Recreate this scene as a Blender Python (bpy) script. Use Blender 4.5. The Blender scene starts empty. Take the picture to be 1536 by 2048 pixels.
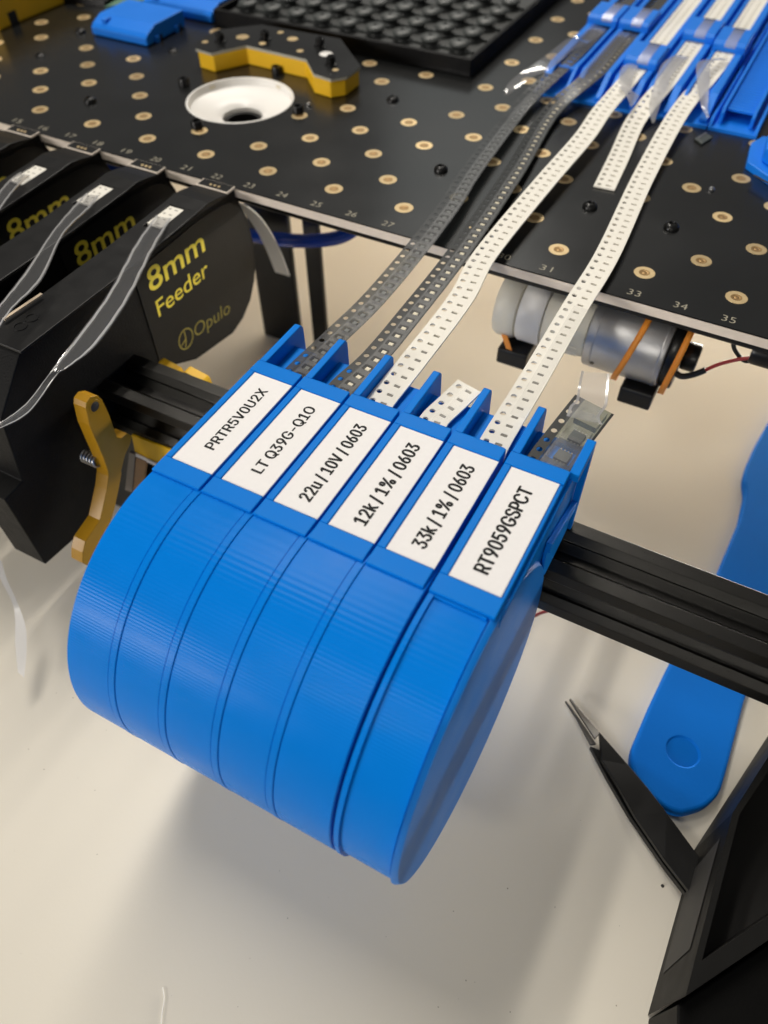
import bpy, bmesh, math, random
from mathutils import Vector, Matrix
random.seed(7)
S = 0.00118                       # metres per drawing unit (slot pitch 13 units = 15.3 mm)
scene = bpy.context.scene
COL = scene.collection

# ------------------------------------------------------------------ camera
RC = [[0.8811891, 0.4719919, -0.0080666], [0.3605245, -0.6837681, -0.6344378], [-0.3052162, 0.5564961, -0.7726936]]
TC = [-30.68647, -33.16987, 182.47205]
CC = [94.69256, -109.74171, 119.70323]
FPX = 1540.0
cam_d = bpy.data.cameras.new("camera")
cam = bpy.data.objects.new("camera", cam_d)
COL.objects.link(cam)
mx = Matrix(((RC[0][0], -RC[1][0], -RC[2][0], CC[0]*S),
             (RC[0][1], -RC[1][1], -RC[2][1], CC[1]*S),
             (RC[0][2], -RC[1][2], -RC[2][2], CC[2]*S),
             (0, 0, 0, 1)))
cam.matrix_world = mx
cam_d.sensor_fit = 'HORIZONTAL'
cam_d.sensor_width = 36.0
cam_d.lens = FPX/1536.0*36.0
cam_d.clip_start = 0.005
cam_d.clip_end = 50
cam_d.dof.use_dof = True
cam_d.dof.focus_distance = 185*S
cam_d.dof.aperture_fstop = 15.0
scene.camera = cam

# ------------------------------------------------------------------ world
w = bpy.data.worlds.new("World"); scene.world = w; w.use_nodes = True
nt = w.node_tree
bg = nt.nodes["Background"]
tc = nt.nodes.new("ShaderNodeTexCoord")
sep = nt.nodes.new("ShaderNodeSeparateXYZ")
nt.links.new(tc.outputs["Generated"], sep.inputs[0])
rmp = nt.nodes.new("ShaderNodeValToRGB")
rmp.color_ramp.elements[0].position = 0.30; rmp.color_ramp.elements[0].color = (0.04, 0.037, 0.033, 1)
rmp.color_ramp.elements[1].position = 0.80; rmp.color_ramp.elements[1].color = (0.15, 0.147, 0.143, 1)
mth = nt.nodes.new("ShaderNodeMath"); mth.operation = 'MULTIPLY_ADD'
mth.inputs[1].default_value = 0.5; mth.inputs[2].default_value = 0.5
nt.links.new(sep.outputs["Z"], mth.inputs[0])
nt.links.new(mth.outputs[0], rmp.inputs[0])
nt.links.new(rmp.outputs[0], bg.inputs[0])
bg.inputs[1].default_value = 1.0

# ------------------------------------------------------------------ lamps
def area(name, loc, target, sx, sy, power, col):
    d = bpy.data.lights.new(name, 'AREA'); d.shape = 'RECTANGLE'; d.size = sx; d.size_y = sy
    d.energy = power; d.color = col
    o = bpy.data.objects.new(name, d); COL.objects.link(o)
    o.location = loc
    v = Vector(target) - Vector(loc)
    o.rotation_euler = v.to_track_quat('-Z', 'Y').to_euler()
    return o
def spot(name, loc, target, half, blend, power, rad, col):
    d = bpy.data.lights.new(name, 'SPOT'); d.energy = power; d.color = col
    d.spot_size = 2*half; d.spot_blend = blend; d.shadow_soft_size = rad
    o = bpy.data.objects.new(name, d); COL.objects.link(o); o.location = loc
    o.rotation_euler = (Vector(target)-Vector(loc)).to_track_quat('-Z', 'Y').to_euler()
    return o
# a pair of long ceiling tubes to the left gives the key, a window at the left front lights the drums,
# added spots fill the front and motor, an added lamp fills under the plate
area("ceiling_tube", (-0.58, 0.85, 1.42), (-0.58, 0.85, 0), 0.06, 1.7, 16, (1.0, 0.94, 0.85))
area("ceiling_tube", (-0.40, 0.85, 1.42), (-0.40, 0.85, 0), 0.06, 1.7, 10, (1.0, 0.94, 0.85))
area("bright_wall", (-0.66, 1.75, 0.92), (-0.02, 0.13, 0), 0.42, 0.6, 0.38, (0.93, 1.0, 0.98))
area("window_lamp", (-0.88, -1.45, 0.36), (0.0, -0.07, -0.03), 0.6, 0.26, 15, (1.0, 0.95, 0.9))
area("rear_fill", (0.10, 0.85, -0.05), (0.06, 0.1, -0.10), 1.1, 0.07, 13, (1.0, 0.94, 0.83))  # added fill, out of view below plate level, brightens the table underneath
spot("fill_spot", (-0.22, -0.95, 0.95), (0.022, -0.105, -0.112), math.radians(5.2), 1.0, 27, 0.2, (1.0, 0.94, 0.82))  # added spot that brightens the table at lower left
spot("fill_spot", (0.50, -1.20, 0.50), (0.085, 0.12, -0.035), math.radians(2.9), 1.0, 26, 0.08, (1.0, 0.94, 0.84))  # added low spot aimed at the motor to lift it out of shade
spot("fill_spot", (-0.42, -1.05, 1.15), (-0.01, 0.085, -0.0), math.radians(6.7), 0.8, 26, 0.15, (1.0, 0.94, 0.84))  # added front-left fill, cone narrowed so the lower table stays dim

scene.view_settings.view_transform = 'Standard'
scene.view_settings.look = 'None'
scene.view_settings.exposure = 0.08
scene.view_settings.gamma = 1
scene.view_settings.use_curve_mapping = False
scene.cycles.transparent_max_bounces = 24
scene.cycles.max_bounces = 8

# ------------------------------------------------------------------ helpers
def ray(u, v):
    d = ((u-768)/FPX, (v-1024)/FPX, 1.0)
    return Vector([sum(RC[k][i]*d[k] for k in range(3)) for i in range(3)])
def at(u, v, z):                  # point on the level plane z under a photo position
    d = ray(u, v); s = (z-CC[2])/d[2]
    return Vector(CC)+d*s
def atx(u, v, x):
    d = ray(u, v); s = (x-CC[0])/d[0]
    return Vector(CC)+d*s
def inframe(p, m=30):
    c = [sum(RC[k][i]*p[i] for i in range(3))+TC[k] for k in range(3)]
    u = 768+FPX*c[0]/c[2]; v = 1024+FPX*c[1]/c[2]
    return -m < u < 1536+m and -m < v < 2048+m

def link(o, parent=None):
    COL.objects.link(o)
    if parent is not None: o.parent = parent
    return o
def tag(o, label=None, cat=None, group=None, kind=None):
    if label: o["label"] = label
    if cat: o["category"] = cat
    if group: o["group"] = group
    if kind: o["kind"] = kind
    return o
def thing(name, label, cat, loc, group=None):
    o = bpy.data.objects.new(name, None); o.empty_display_size = 0.01
    o.location = Vector(loc)*S
    link(o); tag(o, label, cat, group)
    return o
def wloc(o):
    p = Vector((0, 0, 0))
    while o is not None:
        p = p+Vector(o.location); o = o.parent
    return p

class MB:
    def __init__(s): s.v = []; s.f = []; s.sm = []
    def add(s, vs, fs, smooth=False):
        n = len(s.v); s.v += [tuple(p) for p in vs]
        s.f += [tuple(n+i for i in f) for f in fs]; s.sm += [smooth]*len(fs)
        return s
    def box(s, a, b):
        (x0, y0, z0), (x1, y1, z1) = a, b
        return s.add([(x0,y0,z0),(x1,y0,z0),(x1,y1,z0),(x0,y1,z0),(x0,y0,z1),(x1,y0,z1),(x1,y1,z1),(x0,y1,z1)],
              [(0,3,2,1),(4,5,6,7),(0,1,5,4),(1,2,6,5),(2,3,7,6),(3,0,4,7)])
    def prism(s, pts, axis, a, b, smooth=False):
        """polygon pts in the plane across axis, extruded from a to b"""
        def mk(p, h):
            if axis == 'x': return (h, p[0], p[1])
            if axis == 'y': return (p[0], h, p[1])
            return (p[0], p[1], h)
        n = len(pts)
        vs = [mk(p, a) for p in pts]+[mk(p, b) for p in pts]
        n0 = len(s.v)
        s.v += vs
        s.f += [tuple(n0+i for i in range(n))[::-1], tuple(n0+n+i for i in range(n))]; s.sm += [False, False]
        for i in range(n):
            j = (i+1) % n
            s.f.append((n0+i, n0+j, n0+n+j, n0+n+i)); s.sm.append(smooth)
        return s
    def lathe(s, prof, c, axis='z', n=48, cap=True, smooth=True):
        """prof: list of (radius, height along axis)"""
        vs = []
        for r, h in prof:
            for k in range(n):
                a = 2*math.pi*k/n; p, q = r*math.cos(a), r*math.sin(a)
                if axis == 'z': vs.append((c[0]+p, c[1]+q, c[2]+h))
                elif axis == 'x': vs.append((c[0]+h, c[1]+p, c[2]+q))
                else: vs.append((c[0]+q, c[1]+h, c[2]+p))
        fs = []
        for i in range(len(prof)-1):
            for k in range(n):
                l = (k+1) % n
                fs.append((i*n+k, i*n+l, (i+1)*n+l, (i+1)*n+k))
        s.add(vs, fs, smooth)
        if cap:
            n0 = len(s.v)-len(vs)
            s.f.append(tuple(n0+k for k in range(n))[::-1]); s.sm.append(False)
            m0 = n0+(len(prof)-1)*n
            s.f.append(tuple(m0+k for k in range(n))); s.sm.append(False)
        return s
    def tube(s, pts, r, n=12):
        pts = [Vector(p) for p in pts]; rings = []
        rr = r if isinstance(r, (list, tuple)) else [r]*len(pts)
        up = Vector((0.13, 0.21, 1)).normalized()
        for i, p in enumerate(pts):
            t = (pts[min(i+1, len(pts)-1)]-pts[max(i-1, 0)]).normalized()
            a = t.cross(up)
            if a.length < 1e-3: a = t.cross(Vector((1, 0, 0)))
            a.normalize(); b = a.cross(t)
            rings.append([p+(a*math.cos(2*math.pi*k/n)+b*math.sin(2*math.pi*k/n))*rr[i] for k in range(n)])
        vs = [q for rg in rings for q in rg]; fs = []
        for i in range(len(rings)-1):
            for k in range(n):
                l = (k+1) % n
                fs.append((i*n+k, i*n+l, (i+1)*n+l, (i+1)*n+k))
        s.add(vs, fs, True)
        n0 = len(s.v)-len(vs)
        s.f.append(tuple(n0+k for k in range(n))); s.sm.append(False)
        m0 = n0+(len(rings)-1)*n
        s.f.append(tuple(m0+k for k in range(n))[::-1]); s.sm.append(False)
        return s
    def build(s, name, mat, parent=None, bevel=0, seg=2, ang=35, fix=True):
        me = bpy.data.meshes.new(name)
        base = wloc(parent)/S if parent is not None else Vector((0, 0, 0))
        off = Vector((0, 0, 0))
        if parent is None:            # put the origin at the base centre
            xs = [p[0] for p in s.v]; ys = [p[1] for p in s.v]; zs = [p[2] for p in s.v]
            off = Vector(((min(xs)+max(xs))/2, (min(ys)+max(ys))/2, min(zs)))
        d = base+off
        me.from_pydata([((p[0]-d.x)*S, (p[1]-d.y)*S, (p[2]-d.z)*S) for p in s.v], [], s.f)
        me.polygons.foreach_set("use_smooth", s.sm)
        if fix:
            bm = bmesh.new(); bm.from_mesh(me)
            bmesh.ops.remove_doubles(bm, verts=bm.verts, dist=1e-7)
            bmesh.ops.recalc_face_normals(bm, faces=bm.faces)
            bm.to_mesh(me); bm.free()
        if any(s.sm): me.set_sharp_from_angle(angle=math.radians(40))
        me.materials.append(mat); me.update()
        o = bpy.data.objects.new(name, me); o.location = off*S
        link(o, parent)
        if bevel:
            m = o.modifiers.new("bevel", 'BEVEL'); m.width = bevel*S; m.segments = seg
            m.limit_method = 'ANGLE'; m.angle_limit = math.radians(ang); m.harden_normals = False
        return o
def copy_tree(o, d, parent=None):
    c = o.copy(); COL.objects.link(c); c.parent = parent
    if parent is None: c.location = Vector(o.location)+Vector(d)*S
    for ch in list(o.children): copy_tree(ch, d, c)
    return c

def rounded(pts, r, n=5):
    out = []
    m = len(pts)
    for i in range(m):
        p0, p1, p2 = Vector(pts[i-1]), Vector(pts[i]), Vector(pts[(i+1) % m])
        a, b = (p0-p1), (p2-p1); q = min(r, a.length*.45, b.length*.45)
        s, e = p1+a.normalized()*q, p1+b.normalized()*q
        for k in range(n+1):
            t = k/n
            out.append(tuple(s*(1-t)**2+p1*2*t*(1-t)+e*t*t))
    return out
def catmull(pts, per=8):
    P = [Vector(p) for p in pts]; out = []
    for i in range(len(P)-1):
        a = P[max(i-1, 0)]; b = P[i]; c = P[i+1]; d = P[min(i+2, len(P)-1)]
        for k in range(per):
            t = k/per
            out.append(0.5*((2*b)+(c-a)*t+(2*a-5*b+4*c-d)*t*t+(3*b-a-3*c+d)*t**3))
    out.append(P[-1]); return out

# ------------------------------------------------------------------ materials
def mat(name, col, rough=.5, metal=0., spec=.5, bump=None, bscale=200, noise=0., nscale=60, coat=0.):
    m = bpy.data.materials.new(name); m.use_nodes = True
    n = m.node_tree; b = n.nodes["Principled BSDF"]
    b.inputs["Base Color"].default_value = (*col, 1); b.inputs["Roughness"].default_value = rough
    b.inputs["Metallic"].default_value = metal; b.inputs["Specular IOR Level"].default_value = spec
    b.inputs["Coat Weight"].default_value = coat
    t = n.nodes.new("ShaderNodeTexCoord")
    if noise:
        nz = n.nodes.new("ShaderNodeTexNoise"); nz.inputs["Scale"].default_value = nscale; nz.inputs["Detail"].default_value = 5
        n.links.new(t.outputs["Object"], nz.inputs["Vector"])
        mx_ = n.nodes.new("ShaderNodeMix"); mx_.data_type = 'RGBA'
        mx_.inputs[6].default_value = (*[c*(1-noise) for c in col], 1); mx_.inputs[7].default_value = (*[min(1, c*(1+noise)) for c in col], 1)
        n.links.new(nz.outputs["Fac"], mx_.inputs[0]); n.links.new(mx_.outputs[2], b.inputs["Base Color"])
        mr = n.nodes.new("ShaderNodeMapRange"); mr.inputs[3].default_value = rough-.08; mr.inputs[4].default_value = rough+.1
        n.links.new(nz.outputs["Fac"], mr.inputs[0]); n.links.new(mr.outputs[0], b.inputs["Roughness"])
    if bump:
        nz = n.nodes.new("ShaderNodeTexNoise"); nz.inputs["Scale"].default_value = bscale; nz.inputs["Detail"].default_value = 3
        n.links.new(t.outputs["Object"], nz.inputs["Vector"])
        bp = n.nodes.new("ShaderNodeBump"); bp.inputs["Strength"].default_value = bump; bp.inputs["Distance"].default_value = 0.0003
        n.links.new(nz.outputs["Fac"], bp.inputs["Height"]); n.links.new(bp.outputs[0], b.inputs["Normal"])
    return m
def layered(name, col, rough, direction, period, strength, dist=0.00006, spec=.5):
    """printed plastic: fine layer lines across `direction` plus a faint grain"""
    m = mat(name, col, rough, spec=spec, noise=.06, nscale=90)
    n = m.node_tree; b = n.nodes["Principled BSDF"]
    t = n.nodes.new("ShaderNodeTexCoord")
    dp = n.nodes.new("ShaderNodeVectorMath"); dp.operation = 'DOT_PRODUCT'
    dp.inputs[1].default_value = direction
    n.links.new(t.outputs["Object"], dp.inputs[0])
    ml = n.nodes.new("ShaderNodeMath"); ml.operation = 'MULTIPLY'; ml.inputs[1].default_value = 2*math.pi/(period*S)
    n.links.new(dp.outputs["Value"], ml.inputs[0])
    sn = n.nodes.new("ShaderNodeMath"); sn.operation = 'SINE'; n.links.new(ml.outputs[0], sn.inputs[0])
    nz = n.nodes.new("ShaderNodeTexNoise"); nz.inputs["Scale"].default_value = 500; n.links.new(t.outputs["Object"], nz.inputs["Vector"])
    lo = n.nodes.new("ShaderNodeTexNoise"); lo.inputs["Scale"].default_value = 70; lo.inputs["Detail"].default_value = 4
    lv_ = n.nodes.new("ShaderNodeMapping"); lv_.inputs["Scale"].default_value = (.25, 1, 1)
    n.links.new(t.outputs["Object"], lv_.inputs["Vector"]); n.links.new(lv_.outputs[0], lo.inputs["Vector"])
    ph = n.nodes.new("ShaderNodeMath"); ph.operation = 'MULTIPLY_ADD'; ph.inputs[1].default_value = 3.0
    n.links.new(lo.outputs["Fac"], ph.inputs[0]); n.links.new(ml.outputs[0], ph.inputs[2]); n.links.new(ph.outputs[0], sn.inputs[0])
    am = n.nodes.new("ShaderNodeMapRange"); am.inputs[1].default_value = .3; am.inputs[2].default_value = .7; am.inputs[3].default_value = .25; am.inputs[4].default_value = 1.9
    n.links.new(lo.outputs["Fac"], am.inputs[0])
    sm_ = n.nodes.new("ShaderNodeMath"); sm_.operation = 'MULTIPLY'; n.links.new(sn.outputs[0], sm_.inputs[0]); n.links.new(am.outputs[0], sm_.inputs[1])
    ad = n.nodes.new("ShaderNodeMath"); ad.operation = 'MULTIPLY_ADD'; ad.inputs[1].default_value = .6
    n.links.new(nz.outputs["Fac"], ad.inputs[0]); n.links.new(sm_.outputs[0], ad.inputs[2])
    bp = n.nodes.new("ShaderNodeBump"); bp.inputs["Strength"].default_value = strength; bp.inputs["Distance"].default_value = dist
    n.links.new(ad.outputs[0], bp.inputs["Height"]); n.links.new(bp.outputs[0], b.inputs["Normal"])
    return m
def film(name, tint=(.9, .9, .9), haze=.12, gloss=.18, rough=.2):
    m = bpy.data.materials.new(name); m.use_nodes = True
    n = m.node_tree; n.nodes.remove(n.nodes["Principled BSDF"]); out = n.nodes["Material Output"]
    tr = n.nodes.new("ShaderNodeBsdfTransparent"); tr.inputs[0].default_value = (*tint, 1)
    df = n.nodes.new("ShaderNodeBsdfDiffuse"); df.inputs[0].default_value = (.75, .75, .76, 1)
    tl = n.nodes.new("ShaderNodeBsdfTranslucent"); tl.inputs[0].default_value = (.75, .75, .76, 1)
    dm = n.nodes.new("ShaderNodeMixShader"); n.links.new(df.outputs[0], dm.inputs[1]); n.links.new(tl.outputs[0], dm.inputs[2])
    gl = n.nodes.new("ShaderNodeBsdfGlossy"); gl.inputs["Roughness"].default_value = rough
    m1 = n.nodes.new("ShaderNodeMixShader"); m1.inputs[0].default_value = haze
    n.links.new(tr.outputs[0], m1.inputs[1]); n.links.new(dm.outputs[0], m1.inputs[2])
    ge = n.nodes.new("ShaderNodeNewGeometry"); dp = n.nodes.new("ShaderNodeVectorMath"); dp.operation = 'DOT_PRODUCT'
    n.links.new(ge.outputs["Normal"], dp.inputs[0]); n.links.new(ge.outputs["Incoming"], dp.inputs[1])
    ab_ = n.nodes.new("ShaderNodeMath"); ab_.operation = 'ABSOLUTE'; n.links.new(dp.outputs["Value"], ab_.inputs[0])
    iv = n.nodes.new("ShaderNodeMath"); iv.operation = 'SUBTRACT'; iv.inputs[0].default_value = 1.0; n.links.new(ab_.outputs[0], iv.inputs[1])
    pw_ = n.nodes.new("ShaderNodeMath"); pw_.operation = 'POWER'; pw_.inputs[1].default_value = 4.0; n.links.new(iv.outputs[0], pw_.inputs[0])
    ad = n.nodes.new("ShaderNodeMath"); ad.operation = 'MULTIPLY_ADD'; ad.inputs[1].default_value = 0.85; ad.inputs[2].default_value = .06+gloss
    n.links.new(pw_.outputs[0], ad.inputs[0])
    m2 = n.nodes.new("ShaderNodeMixShader"); n.links.new(ad.outputs[0], m2.inputs[0])
    n.links.new(m1.outputs[0], m2.inputs[1]); n.links.new(gl.outputs[0], m2.inputs[2])
    t = n.nodes.new("ShaderNodeTexCoord"); nz = n.nodes.new("ShaderNodeTexNoise"); nz.inputs["Scale"].default_value = 130
    n.links.new(t.outputs["Object"], nz.inputs["Vector"])
    bp = n.nodes.new("ShaderNodeBump"); bp.inputs["Strength"].default_value = .35; bp.inputs["Distance"].default_value = .0004
    n.links.new(nz.outputs["Fac"], bp.inputs["Height"])
    n.links.new(bp.outputs[0], gl.inputs["Normal"])
    n.links.new(m2.outputs[0], out.inputs[0])
    return m
BLUE = (0.0008, 0.188, 0.69)
M_drum = layered("blue_print_drum", BLUE, .24, (0, 0.25, 1), .62, .26, spec=.055)
M_blue = layered("blue_print", BLUE, .4, (0.2, 1, 0.3), .5, .1, spec=.07)
M_face = layered("blue_print_face", BLUE, .42, (0, 1, -.55), .55, .06, spec=.3)
M_blue2 = layered("blue_print_far", (0.004, 0.19, 0.78), .45, (1, .2, 0), .7, .25, spec=.3)
M_tool = mat("blue_moulded_plastic", (0.002, 0.165, 0.66), .65, spec=.08, bump=.08, bscale=900, noise=.05)
M_hose = mat("blue_hose", (0.005, .042, .33), .22)
M_label = mat("paper_label", (.87, .855, .855), .75, noise=.03, nscale=900, bump=.06, bscale=2500)
M_ink = mat("black_ink", (.004, .004, .0045), .5, spec=.15)
M_paper = mat("paper_tape", (.84, .81, .73), .7, noise=.05, nscale=700, bump=.1, bscale=2500)
M_chip = mat("dark_chip", (.17, .16, .13), .5)
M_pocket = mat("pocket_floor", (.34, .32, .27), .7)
M_black = mat("black_printed_plastic", (.0028, .0028, .003), .5, spec=.14, noise=.25, nscale=300, bump=.35, bscale=1600)
M_blacks = mat("black_smooth_plastic", (.006, .006, .006), .32, spec=.35, noise=.2, nscale=80)
M_panel = mat("matte_black_panel", (.007, .007, .0065), .42, spec=.22, noise=.12, nscale=200, bump=.1, bscale=2500)
M_cover = mat("grey_black_cover", (.008, .008, .008), .36, spec=.28, noise=.15, nscale=150, bump=.1, bscale=1500)
M_rail = mat("black_anodised_aluminium", (.042, .041, .039), .3, metal=1.0, spec=.45, noise=.1, nscale=2500, bump=.22, bscale=6000)
M_board = mat("black_solder_mask", (.009, .0095, .0095), .22, spec=.6, noise=.12, nscale=25, bump=.04, bscale=500)
M_fr4 = mat("board_edge", (.74, .65, .55), .65, noise=.12, nscale=300)
M_gold = mat("gold_plated_ring", (.74, .56, .30), .38, metal=.45, noise=.08, nscale=600)
def vary(m, amt):
    n = m.node_tree; b = n.nodes["Principled BSDF"]; oi = n.nodes.new("ShaderNodeObjectInfo")
    hs = n.nodes.new("ShaderNodeHueSaturation"); mr = n.nodes.new("ShaderNodeMapRange")
    mr.inputs[3].default_value = 1-amt; mr.inputs[4].default_value = 1+amt*.5
    n.links.new(oi.outputs["Random"], mr.inputs[0]); n.links.new(mr.outputs[0], hs.inputs["Value"])
    l = b.inputs["Base Color"].links[0]; src = l.from_socket; n.links.new(src, hs.inputs["Color"]); n.links.new(hs.outputs[0], b.inputs["Base Color"])
vary(M_gold, .3)
M_brass = mat("brass_insert", (.34, .21, .085), .4, metal=.6, noise=.3, nscale=1500)
M_dark = mat("dark_hole", (.01, .009, .008), .6)
M_screw = mat("black_screw", (.012, .012, .012), .28, metal=.5)
M_yel = mat("yellow_text", (.9, .74, .05), .55, noise=.1, nscale=600)
M_yeld = mat("dim_yellow_text", (.30, .25, .03), .55)
M_silk = mat("silkscreen", (.36, .33, .25), .6)
M_amber = layered("amber_print", (.86, .50, .015), .42, (0, 0, 1), .6, .3, spec=.3)
M_lever = mat("mustard_plastic", (.34, .175, .005), .36, spec=.3, noise=.08, nscale=120)
M_white = mat("white_plastic", (.86, .84, .80), .35, noise=.03, nscale=50)
M_cream = mat("cream_plastic", (.80, .76, .64), .45, noise=.08, nscale=80)
M_nickel = mat("motor_steel", (.5, .5, .51), .4, metal=.8, noise=.2, nscale=120, bump=.15, bscale=600)
M_rubber = mat("orange_rubber", (.95, .33, .04), .5)
M_red = mat("red_wire", (.38, .03, .03), .4)
M_wire = mat("black_wire", (.008, .008, .008), .35)
M_steel = mat("bright_steel", (.38, .38, .38), .32, metal=1)
M_dsteel = mat("tweezer_steel", (.10, .095, .088), .35, metal=.8)
M_tweez = mat("black_coated_steel", (.0035, .0035, .0035), .36, spec=.2, noise=.15, nscale=200)
M_stand = mat("stand_black", (.0025, .0024, .0022), .5, spec=.1, noise=.2, nscale=120, bump=.15, bscale=1200)
M_rim = mat("stand_rim", (.007, .0068, .0062), .5, spec=.15, noise=.15, nscale=120)
M_green = mat("green_board", (.10, .22, .14), .5)
M_table = mat("table_laminate", (.74, .69, .585), .42, noise=.035, nscale=9, bump=.05, bscale=900)
M_ctape = mat("black_carrier_tape", (.012, .0135, .0135), .36, spec=.25)
M_film = film("clear_film", tint=(.95,.95,.95), haze=.05, gloss=.06)
M_filmh = film("hazy_film", tint=(.93,.93,.95), haze=.55, gloss=.03, rough=.25)
M_tail = film("film_tail", tint=(.93,.93,.94), haze=.12, gloss=.13, rough=.12)
M_cfilm = film("tape_cover_film", tint=(.96,.96,.96), haze=.03, gloss=-.045, rough=.3)
M_peel = film("peeled_clear_film", tint=(.9,.9,.92), haze=.24, gloss=.10, rough=.15)
M_carrier = film("clear_carrier_tape", tint=(.09, .10, .10), haze=.04, gloss=-.02, rough=.25)
M_ic = mat("chip_package", (.05, .06, .055), .45)
M_led = mat("led_package", (.72, .64, .45), .4)
M_conn = mat("brown_connector", (.30, .16, .06), .45, noise=.3, nscale=300)
M_ruler = mat("tan_strip", (.62, .5, .36), .6)

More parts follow.
